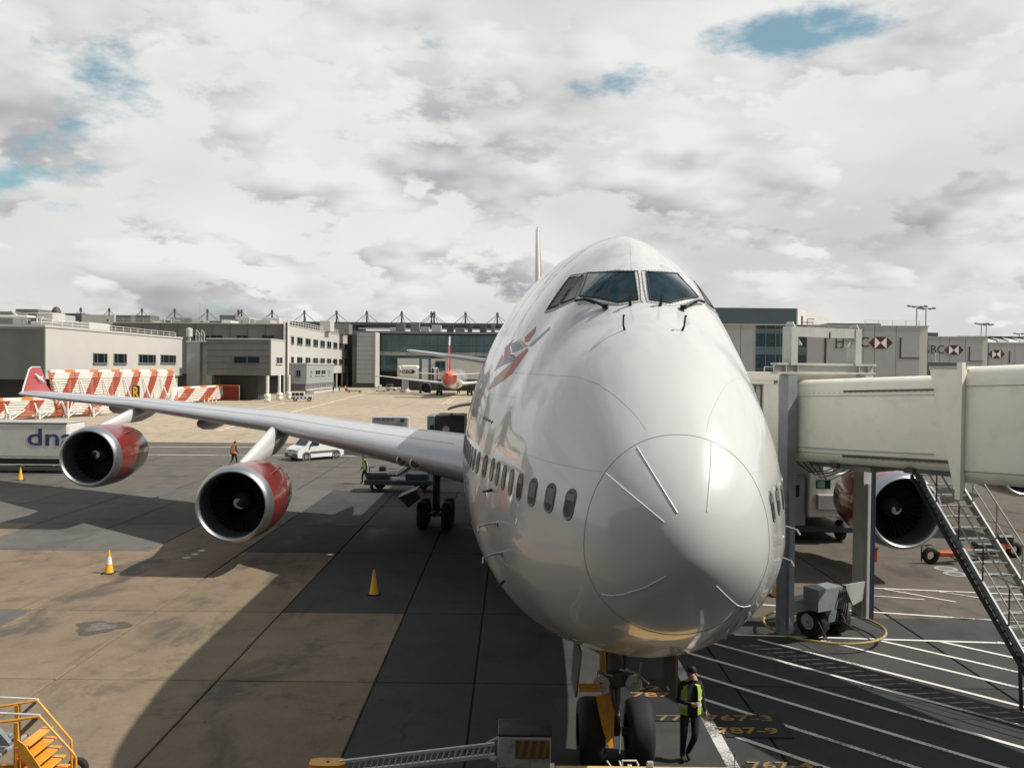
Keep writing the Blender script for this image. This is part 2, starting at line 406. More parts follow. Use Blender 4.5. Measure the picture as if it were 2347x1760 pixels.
# ---- ground materials
def ground_mat(name, c1, c2, c3, dark, big=0.09, grain=1.0, stain=0.5, rough=0.85, objvar=0.10):
    m = bpy.data.materials.new(name); m.use_nodes = True; T = NT(m.node_tree); b = m.node_tree.nodes['Principled BSDF']
    geo = T.n('ShaderNodeNewGeometry'); P = geo.outputs['Position']
    oi = T.n('ShaderNodeObjectInfo').outputs['Random']
    n1 = T.noise(P, big, 5, 0.6); n2 = T.noise(P, 1.1, 6, 0.65)
    n3 = T.noise(P, 14.0, 4, 0.7); n4 = T.noise(P, 60.0, 3, 0.7)
    col = T.ramp(n1, [(0.30, c1), (0.52, c2), (0.72, c3)])
    # oil and water stains stretched a little along the stand
    ws = T.vmath('MULTIPLY', P, (0.55, 0.28, 1.0))
    st = T.smooth(T.noise(ws, 1.0, 7, 0.66, 0.5), 0.50, 0.68)
    sp = T.smooth(T.noise(T.vmath('MULTIPLY', P, (1.0, 0.7, 1.0)), 2.6, 3, 0.5), 0.70, 0.77)
    col = T.mix(T.math('MULTIPLY', st, stain), col, dark)
    col = T.mix(T.math('MULTIPLY', sp, stain * 0.9), col, dark)
    # tyre scuffs along the stand and fine cracks
    sk = T.smooth(T.noise(T.vmath('MULTIPLY', P, (2.6, 0.09, 1.0)), 1.0, 4, 0.6), 0.60, 0.74)
    sk = T.math('MULTIPLY', sk, T.smooth(T.noise(P, 0.35, 3, 0.5), 0.45, 0.62))
    col = T.mix(T.math('MULTIPLY', sk, stain * 0.75), col, dark)
    vo = T.n('ShaderNodeTexVoronoi', feature='DISTANCE_TO_EDGE', i_Vector=T.vmath('ADD', P, T.vmath('SCALE', T.n('ShaderNodeTexNoise', i_Vector=P, i_Scale=1.5, i_Detail=4.0).outputs['Color'], 0.9)), i_Scale=0.16)
    ck = T.math('MULTIPLY', T.smooth(vo.outputs[0], 0.004, 0.0), T.smooth(T.noise(P, 0.25, 3, 0.5), 0.50, 0.58))
    col = T.mix(T.math('MULTIPLY', ck, 0.7), col, dark)
    blot = T.smooth(T.noise(P, 0.6, 8, 0.72), 0.52, 0.66)
    col = T.mix(T.math('MULTIPLY', blot, stain * 0.55), col, dark)
    col = T.mix(T.smooth(n2, 0.35, 0.70), col, T.mix(0.25, col, dark))
    g = T.math('ADD', T.math('MULTIPLY', T.math('SUBTRACT', n3, 0.5), 0.55 * grain), T.math('MULTIPLY', T.math('SUBTRACT', n4, 0.5), 0.5 * grain))
    g = T.math('ADD', g, T.math('MULTIPLY', T.math('SUBTRACT', oi, 0.5), 2 * objvar))
    br = T.math('ADD', 1.0, g)
    brc = T.n('ShaderNodeCombineXYZ', i_0=br, i_1=br, i_2=br).outputs[0]
    col = T.mix(1.0, col, brc, 'MULTIPLY')
    T.put(b, 'Base Color', col)
    T.put(b, 'Roughness', T.math('SUBTRACT', rough, T.math('MULTIPLY', st, 0.18)))
    b.inputs['Specular IOR Level'].default_value = 0.25
    bn = T.n('ShaderNodeBump', i_Strength=0.25, i_Distance=0.01, i_Height=T.math('ADD', n3, n4))
    m.node_tree.links.new(bn.outputs[0], b.inputs['Normal'])
    return m
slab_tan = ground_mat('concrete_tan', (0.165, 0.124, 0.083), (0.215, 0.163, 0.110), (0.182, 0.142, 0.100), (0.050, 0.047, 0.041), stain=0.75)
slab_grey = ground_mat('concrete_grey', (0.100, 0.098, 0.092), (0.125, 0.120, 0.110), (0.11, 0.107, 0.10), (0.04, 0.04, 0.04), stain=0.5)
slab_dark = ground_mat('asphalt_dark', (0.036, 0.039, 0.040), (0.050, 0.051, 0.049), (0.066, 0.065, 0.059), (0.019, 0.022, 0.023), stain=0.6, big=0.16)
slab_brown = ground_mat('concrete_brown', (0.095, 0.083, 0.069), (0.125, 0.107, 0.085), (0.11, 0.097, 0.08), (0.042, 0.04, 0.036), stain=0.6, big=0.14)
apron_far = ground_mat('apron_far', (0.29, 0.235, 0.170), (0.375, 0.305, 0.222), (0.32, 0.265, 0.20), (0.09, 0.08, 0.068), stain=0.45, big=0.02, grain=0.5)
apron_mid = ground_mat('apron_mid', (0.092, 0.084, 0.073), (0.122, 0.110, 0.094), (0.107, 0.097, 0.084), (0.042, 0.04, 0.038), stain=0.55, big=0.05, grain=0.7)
joint_mat = mat('joint_filler', (0.022, 0.022, 0.022), 0.9)
grass_far = mat('grass_far', (0.10, 0.12, 0.05), 0.9, var=0.3, vscale=0.05)
def paint_mat(name, col, wear=0.5):
    m = bpy.data.materials.new(name); m.use_nodes = True; T = NT(m.node_tree); b = m.node_tree.nodes['Principled BSDF']
    P = T.n('ShaderNodeNewGeometry').outputs['Position']
    w = T.smooth(T.math('ADD', T.noise(P, 22.0, 5, 0.7), T.math('MULTIPLY', T.math('SUBTRACT', T.noise(P, 0.55, 3, 0.5), 0.5), 1.4)), 0.72 - wear * 0.3, 0.86 - wear * 0.3)
    T.put(b, 'Base Color', T.mix(T.math('MULTIPLY', w, 0.85), col, (0.075, 0.075, 0.072)))
    b.inputs['Roughness'].default_value = 0.75
    return m
line_white = paint_mat('line_white', (0.62, 0.61, 0.58), 0.42)
line_worn = paint_mat('line_worn', (0.55, 0.545, 0.53), 0.85)
line_yellow = paint_mat('line_yellow', (0.36, 0.20, 0.045), 0.75)
line_cream = paint_mat('line_cream', (0.60, 0.50, 0.36), 0.4)

# ------------------------------------------------------------------ ground
# slab field near the stand: every bay is its own slab with recessed joints
XE = [-38.95, -35.2, -31.4, -27.65, -23.9, -20.15, -16.40, -12.65, -8.87, -5.15, -2.80, 3.30, 9.50, 15.70, 21.90, 28.1]
YE = [-0.4, 6.1, 11.85, 17.55, 25.9, 31.65, 37.4, 43.1]
g = MB(); g.quad((-1500, -400, -0.5), (1500, -400, -0.5), (1500, 3000, -0.5), (-1500, 3000, -0.5))
struct(g.build('ground', grass_far))
g = MB(); g.quad((XE[0], YE[0], -0.045), (XE[-1], YE[0], -0.045), (XE[-1], YE[-1], -0.045), (XE[0], YE[-1], -0.045))
paving = struct(g.build('apron_paving', joint_mat))
mb = MB(); mb.bbox(-0.5, 0.5, -0.5, 0.5, -0.045, 0.0, 0.002)
def slab_mesh(w, d):
    b = MB(); b.bbox(-w / 2, w / 2, -d / 2, d / 2, -0.20, 0.0, 0.018); return b
SL = {}
for i in range(len(XE) - 1):
    for j in range(len(YE) - 1):
        w = XE[i + 1] - XE[i] - 0.045; d = YE[j + 1] - YE[j] - 0.045
        xc = (XE[i] + XE[i + 1]) / 2; yc = (YE[j] + YE[j + 1]) / 2
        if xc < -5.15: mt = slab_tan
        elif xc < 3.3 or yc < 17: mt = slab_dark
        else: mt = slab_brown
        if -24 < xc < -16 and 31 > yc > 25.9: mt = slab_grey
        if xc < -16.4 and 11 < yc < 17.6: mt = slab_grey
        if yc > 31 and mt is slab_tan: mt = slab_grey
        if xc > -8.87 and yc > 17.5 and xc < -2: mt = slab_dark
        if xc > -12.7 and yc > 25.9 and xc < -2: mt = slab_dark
        key = (round(w, 2), round(d, 2), mt.name)
        if key not in SL:
            b = slab_mesh(w, d); me = bpy.data.meshes.new('slab'); me.from_pydata([tuple(v) for v in b.v], [], b.f); me.materials.append(mt); SL[key] = me
        o = bpy.data.objects.new('slab', SL[key]); COL.objects.link(o); o.parent = paving
        o.location = Vector((xc, yc, rnd.uniform(-0.003, 0.003))) - paving.location
# the rest of the apron: sheets that butt against the slab field
g = MB(); z = -0.004
x0, x1, y0, y1 = XE[0], XE[-1], YE[0], YE[-1]
for a in ((-520, x0, y0, 74), (x1, 520, y0, 74), (x0, x1, y1, 74), (-520, 520, -60, y0)):
    g.quad((a[0], a[2], z), (a[1], a[2], z), (a[1], a[3], z), (a[0], a[3], z))
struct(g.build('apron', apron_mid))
g = MB(); g.quad((-5.15, -9.5, 0.0), (40, -9.5, 0.0), (40, y0 - .02, 0.0), (-5.15, y0 - .02, 0.0)); struct(g.build('bounce_cut_sheet', slab_dark))  # unseen dark sheet added to cut light bounced onto the belly
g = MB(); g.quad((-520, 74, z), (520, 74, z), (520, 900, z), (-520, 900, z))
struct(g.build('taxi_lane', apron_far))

# painted markings (thin sheets a few millimetres above the slabs)
def strip(a, b, w, z=0.006, mb=None):
    a, b = Vector((a[0], a[1], z)), Vector((b[0], b[1], z)); d = (b - a).normalized(); s = Vector((-d.y, d.x, 0)) * w / 2
    mb = mb or MB(); mb.quad(a - s, b - s, b + s, a + s); return mb
def marking(name, mt, segs, z):
    mb = MB()
    for (a, b, w) in segs: strip(a, b, w, z, mb)
    return struct(mb.build(name, mt))
marking('stand_side_line', line_worn, [((2.22, 2.0), (2.22, 15.5), 0.24)], 0.0065)
hatch = []
for c in (9.9, 11.65, 13.40, 15.10, 16.85, 18.52, 20.2, 21.95, 23.6, 25.2, 26.8):
    ya = min(15.35, c - 2.36); hatch.append(((c - ya, ya), (c - 3.0, 3.0), 0.125))
marking('hatched_lines', line_white, hatch, 0.0105)
marking('hatch_boundary_lines', line_white, [((4.3, 15.75), (13.5, 15.12), 0.13), ((6.0, 18.88), (16.5, 16.55), 0.12), ((9.9, 21.2), (16, 20.35), 0.11),
        ((10.76, 21.0), (12.4, 19.45), 0.09), ((12.5, 20.75), (14.1, 19.5), 0.09), ((9.9, 20.15), (11.5, 19.7), 0.08)], 0.0145)
marking('taxi_lane_lines', line_cream, [((-36.5, 118), (-42.4, 240), 0.55), ((-44.9, 131), (-46.9, 163), 0.45), ((-45, 68.2), (-13, 70.6), 0.30), ((-45, 61.5), (12, 64.5), 0.30),
        ((-35.0, 88.5), (-36.2, 104), 0.4), ((-16.1, 165), (-16.8, 221), 0.30), ((-15.1, 165), (-15.9, 221), 0.30), ((12, 70), (60, 74), .3), ((-60, 90), (60, 96), .25)], 0.0065)
marking('joint_lines', joint_mat, [((-14.8, 43.1), (-15.05, 61.0), 0.07), ((-38.9, 48.9), (28, 48.9), 0.06), ((-38.9, 55.0), (28, 55), 0.06), ((-8.9, 43.1), (-8.9, 61), .06), ((-22, 43.1), (-22, 61), .06), ((-30, 43.1), (-30, 61), .06)], 0.003)
# stop marks for the different aircraft types: black boxes with yellow numbers
def stop_mark(x0, x1, y0, y1):
    mb = MB(); mb.quad((x0, y0, 0.0185), (x1, y0, 0.0185), (x1, y1, 0.0185), (x0, y1, 0.0185)); return struct(mb.build('stop_mark', mat('mark_black', (0.012, 0.013, 0.013), 0.8, var=0.3, vscale=3)))
sm = stop_mark(2.42, 3.78, 8.98, 10.12)
def gtext(body, u0, u1, v, h, parent):
    a, b = G(u0, v), G(u1, v); c = (a + b) / 2
    t = text_mesh('number', body, line_yellow, parent, (c.x, c.y, 0.0235), (1, 0, 0), (0, 1, 0), h * 1.36, 0.001, 0.008)
    w = max(q.co.x for q in t.data.vertices) - min(q.co.x for q in t.data.vertices)
    cx = sum(q.co.x for q in t.data.vertices) / len(t.data.vertices); k = (b - a).length / w
    for q in t.data.vertices: q.co.x = cx + (q.co.x - cx) * k
    return t
gtext('767-3', 1624, 1776, 1648, 0.30, sm); gtext('787-9', 1645, 1784, 1676.5, 0.30, sm)
sm2 = stop_mark(0.15, 1.95, 9.75, 12.2)
gtext('321', 1446, 1534, 1579, 0.26, sm2); gtext('787', 1446, 1536, 1594, 0.26, sm2); gtext('777', 1504, 1592, 1647, 0.28, sm2)
sm3 = stop_mark(2.42, 3.9, 7.2, 7.75); gtext('767-4', 1715, 1862, 1757, 0.30, sm3)
# round pit covers
for k, (u, v, r) in enumerate(((428, 1278, .17), (447, 1270, .17), (462, 1262, .17), (757, 1271, .15), (2168, 1303, .42), (2190, 1315, .42), (230, 1437, .62))):
    p = G(u, v); mb = MB(); n = 20; ang = [2 * math.pi * i / n for i in range(n)]
    wob = lambda a, f: 1.0 if k != 6 else 1.0 + .22 * math.sin(3 * a + f) + .12 * math.sin(7 * a + 2 * f)
    sx_ = 1.0 if k != 6 else 1.15
    mb.add([(p.x + math.cos(a) * r * sx_ * wob(a, .4), p.y + math.sin(a) * r * wob(a, .4), 0.0065) for a in ang], [tuple(range(n))])
    mb.add([(p.x + math.cos(a) * r * .62 * wob(a, 1.3), p.y + math.sin(a) * r * .62 * wob(a, 1.3), 0.0105) for a in ang], [tuple(range(n))], 1)
    mk = [galv, bare_metal] if k != 6 else [mat('stain_dark', (0.075, 0.062, 0.048), 0.8, var=.35, vscale=6), mat('stain_grey', (0.125, 0.112, 0.098), 0.8, var=.35, vscale=5)]
    struct(mb.build('pit_cover', mk))
# ------------------------------------------------------------------ the airliner
FY = [1.2, 1.36, 1.84, 2.64, 3.76, 4.70, 5.25, 6.04, 6.96, 9.04, 11.44, 15.64, 21.45]
FW = [0.0, 0.498, 1.04, 1.428, 1.876, 2.101, 2.221, 2.39, 2.646, 2.913, 3.098, 3.215, 3.26]
FT = [5.344, 5.921, 6.548, 7.218, 7.988, 8.426, 8.979, 9.327, 9.729, 10.037, 10.128, 10.128, 10.10]
FB = [5.346, 4.901, 4.33, 3.858, 3.363, 3.070, 2.915, 2.659, 2.427, 2.217, 2.151, 2.102, 2.107]
FC = [5.346, 5.38, 5.319, 5.23, 5.129, 5.122, 5.118, 5.092, 5.109, 5.197, 5.31, 5.373, 5.43]
FP = [1.946, 2.041, 2.13, 2.08, 2.04, 1.942, 1.82, 1.72, 1.69, 1.70, 1.79, 1.81, 1.86]
FU = [math.sqrt(y - 1.2) for y in FY]
AY = [21.45, 26, 30, 34, 48, 54, 60, 65, 68.6]
AW = [3.26, 3.26, 3.26, 3.26, 3.26, 3.08, 2.3, 1.25, 0.35]
ATp = [10.10, 10.0, 9.3, 8.78, 8.75, 8.75, 8.7, 8.5, 8.05]
AB = [2.107, 2.11, 2.11, 2.11, 2.2, 3.1, 4.6, 6.0, 7.1]
AC = [5.43, 5.43, 5.43, 5.43, 5.45, 5.8, 6.5, 7.2, 7.6]
def pchip(x, y, q):
    n = len(x); h = [x[i + 1] - x[i] for i in range(n - 1)]; d = [(y[i + 1] - y[i]) / h[i] for i in range(n - 1)]
    def slope(i):
        if i == 0: return d[0]
        if i == n - 1: return d[-1]
        if d[i - 1] * d[i] <= 0: return 0.0
        a = 2 * h[i] + h[i - 1]; b = h[i] + 2 * h[i - 1]
        return (a + b) / (a / d[i - 1] + b / d[i])
    i = 0
    while i < n - 2 and q > x[i + 1]: i += 1
    t = (q - x[i]) / h[i]; m0, m1 = slope(i), slope(i + 1)
    return (2 * t**3 - 3 * t**2 + 1) * y[i] + (t**3 - 2 * t**2 + t) * h[i] * m0 + (-2 * t**3 + 3 * t**2) * y[i + 1] + (t**3 - t**2) * h[i] * m1
def fus_par(Y):
    if Y <= 21.45:
        u = math.sqrt(max(0.0, Y - 1.2)); return [pchip(FU, a, u) for a in (FW, FT, FB, FC, FP)]
    return [pchip(AY, a, Y) for a in (AW, ATp, AB, AC)] + [1.86 if Y < 30 else 2.0]
def fus_ring(Y, n=128):
    w, t, b, c, p = fus_par(Y); pts = []
    for k in range(n):
        a = 2 * math.pi * k / n; cs, sn = math.cos(a), math.sin(a)
        e = 2 / p if sn >= 0 else 1.0
        x = w * math.copysign(abs(cs)**e, cs)
        z = c + (t - c) * abs(sn)**e if sn >= 0 else c + (b - c) * abs(sn)
        pts.append(Vector((x, Y, z)))
    return pts
def fus_x(Y, z):
    w, t, b, c, p = fus_par(Y)
    if z >= c: q = min(0.9999, (z - c) / (t - c))
    else: q = min(0.9999, (c - z) / (c - b)); p = 2
    return w * (1 - q**p)**(1 / p)
def fus_pt(Y, z, side, off=0.0):
    """point on the skin (side -1 = starboard, image left) pushed out by off"""
    e = 0.02
    P = lambda a, b: Vector((side * fus_x(a, b), a, b))
    du = P(Y + e, z) - P(Y - e, z); dv = P(Y, z + e) - P(Y, z - e)
    n = du.cross(dv).normalized()
    if n.x * side < 0: n = -n
    return P(Y, z) + n * off

jet = thing('airliner', (0, 7.77, 0), 'huge white four engined airliner parked nose on with red engines', 'airplane')
st = [1.2 + (i / 26)**2 * 1.0 for i in range(1, 27)] + [2.2 + (i + 1) * 0.16 for i in range(85)] + [16.2 + i * 0.9 for i in range(59)]
st = [y for y in st if y < 68.6] + [68.6]
mb = MB(); rings = [fus_ring(y) for y in st]
mb.loft(rings, cap=False)
tip = len(mb.v); mb.v.append(Vector((0, 1.2, 5.346)))
for k in range(128): mb.f.append((tip, (k + 1) % 128, k)); mb.m.append(0)
last = (len(rings) - 1) * 128
mb.f.append(tuple(last + k for k in range(128))); mb.m.append(0)
bvh = BVHTree.FromPolygons([tuple(v) for v in mb.v], mb.f)
fus = mb.build('fuselage', white_paint, jet, smooth=60)

def hit(u, v, off=0.0):
    d = ray(u, v).normalized(); loc, n, i, t = bvh.ray_cast(CAM, d)
    if loc is None: return None
    if n.dot(d) > 0: n = -n
    return loc + n * off
def skin_patch(poly, off, step, mirror=False):
    """closed outline given on the picture of the nose, laid on the skin"""
    P2 = [Vector(p) for p in poly]; n = len(P2); B = []
    for i in range(n):
        a, b = P2[i], P2[(i + 1) % n]; m = max(1, int((b - a).length / step))
        B += [a + (b - a) * (k / m) for k in range(m)]
    xs = [p.x for p in B]; ys = [p.y for p in B]; I = []
    def inside(x, y):
        c = False
        for i in range(n):
            a, b = P2[i], P2[i - 1]
            if (a.y > y) != (b.y > y) and x < (b.x - a.x) * (y - a.y) / (b.y - a.y) + a.x: c = not c
        return c
    y = min(ys) + step / 2
    while y < max(ys):
        x = min(xs) + step / 2
        while x < max(xs):
            if inside(x, y) and min((Vector((x, y)) - q).length for q in B) > step * .45: I.append(Vector((x, y)))
            x += step
        y += step
    nb = len(B)
    V, E_, F_, _, _, _ = delaunay_2d_cdt(B + I, [(i, (i + 1) % nb) for i in range(nb)], [], 1, 1e-6)
    pts = []
    for v in V:
        h = hit(v.x, v.y, off)
        if h is None: return None
        if mirror: h = Vector((-h.x, h.y, h.z))
        pts.append(h)
    mbp = MB(); mbp.add(pts, [tuple(f) for f in F_]); return mbp, [pts[i] for i in range(nb)]
c3 = lambda x, y: Vector((1050 + x * .29385, 500 + y * .29385))
c4p = lambda x, y: Vector((1050 + x * .36166, 960 + y * .36166))

# cockpit glazing
W1 = [c3(1015, 432), c3(1190, 427), c3(1374, 424), c3(1390, 530), c3(1405, 640), c3(1245, 657), c3(1080, 622), c3(948, 612), c3(985, 520)]
W2 = [c3(952, 460), c3(984, 449), c3(950, 545), c3(918, 628), c3(806, 668), c3(880, 565)]
W3 = [c3(868, 470), c3(936, 460), c3(864, 570), c3(790, 680), c3(700, 712), c3(785, 590)]
for mir in (False, True):
    for poly in (W1, W2, W3):
        pm, edge = skin_patch(poly, 0.014, 7, mir)
        if mir and poly is not W1:      # the side panes wrap further round on the far side
            sh = lambda p: fus_pt(p.y + .85, p.z, 1, .014)
            pm.v = [sh(p) for p in pm.v]; edge = [sh(p) for p in edge]
        wn = pm.build('cockpit_window', glass_dark if poly is W1 else mat('side_glass', (0.014, 0.022, 0.024), 0.25, spec=0.10), jet, smooth=60)
        fr = MB(); fr.tube([p for p in edge], 0.012, 6, closed=True); fr.build('seal', black, wn, smooth=True)
        c0 = sum((p for p in edge), Vector()) / len(edge)
        o2 = [p + (p - c0).normalized() * 0.075 for p in edge]
        o2 = [Vector(bvh.find_nearest(p)[0]) for p in o2]
        fr = MB(); fr.tube(o2, 0.016, 6, closed=True); fr.build('frame', mat('frame_rim', (0.50, 0.50, 0.48), 0.5), wn, smooth=True)
        rv = MB()
        for i, p in enumerate(o2):
            q = o2[(i + 1) % len(o2)]; m = max(1, int((q - p).length / 0.055))
            for k in range(m):
                c = p + (q - p) * (k / m); nn = (c - Vector((0, c.y + 1.0, 6.5))).normalized()
                rv.cyl(c, c + nn * 0.020, 0.008, 5)
        rv.build('rivets', seam_mat, wn)['kind'] = 'stuff'
# centre post joint and other skin joints
def skin_line(pts, r, mt, name, mirror=False, off=0.0, step=9):
    P = []
    for a, b in zip(pts[:-1], pts[1:]):
        m = max(1, int((b - a).length / step)); P += [a + (b - a) * (k / m) for k in range(m)]
    P.append(pts[-1]); P3 = [hit(p.x, p.y, off) for p in P]; P3 = [p for p in P3 if p is not None]
    if mirror: P3 = [Vector((-p.x, p.y, p.z)) for p in P3]
    b = MB(); b.tube(P3, r, 6); return b.build(name, mt, jet, smooth=True)
skin_line([c3(1403, 405), c3(1443, 662)], 0.008, seam_mat, 'skin_joint')
skin_line([c3(1340, 170), c3(1345, 300), c3(1352, 400)], 0.0035, seam_mat, 'skin_joint')
for mir in (False, True):
    skin_line([c3(390, 1205), c3(700, 1222), c3(940, 1240), c3(1090, 1290), c3(1220, 1380), c3(1340, 1490), c3(1405, 1560), c3(1470, 1660)], 0.0024, seam_mat, 'skin_joint', mir)
    skin_line([c4p(240, 150), c4p(400, 215), c4p(570, 270), c4p(800, 320), c4p(925, 335)], 0.0024, seam_mat, 'skin_joint', mir)
    skin_line([c4p(262, 500), c4p(262, 700), c4p(290, 900), c4p(330, 1060)], 0.003, seam_mat, 'skin_joint', mir)
rg = fus_ring(1.944, 96); b = MB(); b.tube(rg, 0.0045, 6, closed=True); b.build('radome_joint', mat('radome_joint', (0.26, 0.26, 0.265), 0.6), jet, smooth=True)
# faint skin panel joints round the forward fuselage
for yj in (7.6, 9.4, 11.6, 14.0):
    pts = [p + Vector((p.x, 0, p.z - 5.5)).normalized() * .0008 for p in fus_ring(yj, 96)]
    b = MB(); b.tube(pts, .0022, 5, closed=True); b.build('skin_joint', mat('skin_joint_pale', (.40, .40, .395), .6), jet, smooth=True)
for zj in (4.35, 6.95):
    for sd_ in (-1, 1):
        b = MB(); b.tube([fus_pt(5.0 + k * .35, zj, sd_, .0006) for k in range(40)], .0018, 5); b.build('skin_joint', mat('skin_joint_pale', (.40, .40, .395), .6), jet, smooth=True)
# forward service door outlines and small placards
for sd_ in (-1, 1):
    zc_, yc_ = 5.75, 10.55; out = []
    for (dy, dz) in ((.55, .97), (-.55, .97), (-.55, -.97), (.55, -.97)):
        out.append((yc_ + dy, zc_ + dz))
    loop = []
    for i in range(4):
        a_, b_ = out[i], out[(i + 1) % 4]; loop += [fus_pt(a_[0] + (b_[0] - a_[0]) * k / 8, a_[1] + (b_[1] - a_[1]) * k / 8, sd_, .001) for k in range(8)]
    b = MB(); b.tube(loop, .006, 5, closed=True); b.build('door_outline', seam_mat, jet, smooth=True)
    for (yy, zz_, w_, h_) in ((4.6, 4.9, .10, .05), (6.1, 4.7, .16, .06), (5.4, 4.0, .06, .06), (7.4, 5.05, .14, .05), (3.6, 4.3, .05, .05)):
        b = MB(); b.add([fus_pt(yy + a_, zz_ + c_, sd_, .002) for a_, c_ in ((-w_ / 2, -h_ / 2), (w_ / 2, -h_ / 2), (w_ / 2, h_ / 2), (-w_ / 2, h_ / 2))], [(0, 1, 2, 3)]); b.build('placard', mat('placard', (.30, .30, .31), .5), jet)
# lightning strips on the radome
for pl_ in ([c4p(1135, 180), c4p(1260, 385), c4p(1390, 595)], [c4p(937, 345), c4p(1120, 500), c4p(1307, 655)],
            [c4p(910, 1110), c4p(980, 1117), c4p(1050, 1110), c4p(1180, 1068), c4p(1320, 995)], [c4p(1635, 1057), c4p(1720, 1140), c4p(1765, 1178), c4p(1805, 1190), c4p(1850, 1182)],
            [c4p(1605, 150), c4p(1600, 300), c4p(1578, 585)]):
    skin_line(pl_, 0.0068, strip_mat, 'lightning_strip', off=0.003)
# nose wear: scuffs
# wipers, vanes, probes
for mir in (False, True):
    s = -1 if mir else 1
    M_ = lambda p: Vector((s * p.x, p.y, p.z))
    b = MB(); base = M_(hit(*c3(1150, 700), 0.03)); mid = M_(hit(*c3(1050, 668), 0.09)); end = M_(hit(*c3(925, 658), 0.04)); inn = M_(hit(*c3(1000, 655), 0.07))
    b.tube([base, mid, inn], [.028, .018, .014], 6); b.tube([end, inn, M_(hit(*c3(1075, 676), 0.035))], .022, 6); b.cyl(base - Vector((0, .02, .03)), base + Vector((0, -.03, .03)), .05, 10)
    b.build('wiper', black, jet, smooth=True)
    for (x, y, h, t_) in ((1343, 680, .10, .022), (1298, 872, .15, .014)):
        p = hit(*c3(x, y)); q = hit(*c3(x, y), .2); n = (q - p).normalized()
        tipp = p + n * h * .6 + Vector((0, -.3, 1)).normalized() * h * .75
        b = MB(); b.tube([M_(p - n * .01), M_(p + n * h * .5), M_(tipp)], [t_ * 1.3, t_, t_ * .9], 8)
        b.tube([M_(tipp), M_(tipp + Vector((0, -.05, .01)))], t_ * 1.2, 8); b.build('vane', black, jet, smooth=True)
    for (x, y) in ((250, 660), (280, 850)):
        p = hit(*c4p(x, y)); n = (hit(*c4p(x, y), .3) - p).normalized(); n = Vector((n.x, n.y * .2, n.z * .3)).normalized()
        b = MB(); e1 = p + n * .30 + Vector((0, 0, -.05))
        b.tube([M_(p - n * .02), M_(p + n * .12), M_(e1), M_(e1 + Vector((0, -.16, -.05)))], [.026, .018, .014, .012], 8); b.cyl(M_(p - n * .005), M_(p + n * .012), .05, 12)
        b.build('pitot_probe', bare_metal, jet, smooth=True)
    for (x, y) in ((215, 450), (293, 1025)):
        p = hit(*c4p(x, y)); n = (hit(*c4p(x, y), .3) - p).normalized()
        b = MB(); b.tube([M_(p), M_(p + n * .16 + Vector((0, .04, -.05)))], [.03, .012], 6); b.build('drain_mast', black, jet)

# passenger windows
def window_obj(Y, z, side, full=True):
    w, h, r = .100, .160, .092
    def outline(k, off):
        pts = []
        ww, hh, rr = w * k, h * k, r * k
        for (cx, cz, a0) in ((ww - rr, hh - rr, 0), (-ww + rr, hh - rr, 90), (-ww + rr, -hh + rr, 180), (ww - rr, -hh + rr, 270)):
            for q in range(5):
                a = R(a0 + q * 22.5); pts.append(fus_pt(Y + cx + rr * math.cos(a), z + cz + rr * math.sin(a), side, off))
        return pts
    a, b_, c = outline(1.24, 0.001), outline(1.19, 0.012), outline(1.0, 0.006)
    m = MB(); m.loft([a, b_, c], cap=False)
    o = m.build('window', mat('window_rim', (0.13, 0.13, 0.13), 0.5, 0.2), jet, smooth=True)
    m = MB(); m.add(c, [tuple(range(len(c)))]); m.build('pane', glass_win, o)
    if rnd.random() < .55:           # window blind partly drawn
        f_ = rnd.choice((.35, .5, .7)); zt_ = z + h; q = [fus_pt(Y + a_, b2_, side, .0085) for a_, b2_ in ((-w * .78, zt_ - .03), (w * .78, zt_ - .03), (w * .90, zt_ - .07), (w * .93, zt_ - 2 * h * f_), (-w * .93, zt_ - 2 * h * f_), (-w * .90, zt_ - .07))]
        m = MB(); m.add(q, [tuple(range(6))]); m.build('blind', mat('blind_grey', (.10, .105, .105), .4), o)
    return o
for i in range(30):
    window_obj(2.34 + .508 * i, 5.74, -1)
for i in range(14):
    window_obj(2.34 + .508 * i, 5.74, 1)

# painted streamer on the starboard side (red, grey, tan)
art_red = mat('livery_red', (0.38, 0.075, 0.05), 0.45, coat=0.15); art_tan = mat('livery_tan', (0.46, 0.29, 0.20), 0.45, coat=0.15)
art_grey = mat('livery_grey', (0.19, 0.23, 0.25), 0.45, coat=0.15); art_pink = mat('livery_pink', (0.52, 0.28, 0.22), 0.45, coat=0.15); art_blue = mat('livery_blue', (0.05, 0.09, 0.15), .45, coat=.15)
for mt, P in ((art_tan, [(225, 1350), (290, 1245), (345, 1190), (420, 1130), (405, 1180), (340, 1275), (270, 1320)]),
              (art_red, [(345, 1275), (392, 1190), (440, 1095), (540, 1012), (548, 1032), (490, 1112), (420, 1215)]),
              (art_grey, [(312, 1168), (390, 1082), (432, 1064), (455, 1088), (438, 1112), (342, 1150)]),
              (art_blue, [(396, 1066), (430, 1060), (450, 1084), (434, 1096)]),
              (art_red, [(352, 1130), (365, 1010), (440, 940), (402, 1000), (412, 1052), (378, 1090)]),
              (art_pink, [(282, 1195), (345, 1060), (352, 1110), (312, 1165)]),
              (art_grey, [(408, 985), (470, 952), (512, 1014), (424, 1050)]),
              (art_red, [(522, 928), (608, 845), (604, 888), (552, 962), (520, 968)]),
              (art_tan, [(470, 936), (516, 975), (544, 998), (515, 1010)]),
              (art_grey, [(552, 992), (700, 862), (718, 846), (712, 868), (574, 1002)])):
    r_ = skin_patch([c3(*p) for p in P], 0.003, 6)
    if r_: r_[0].build('livery_paint', mt, jet, smooth=True)
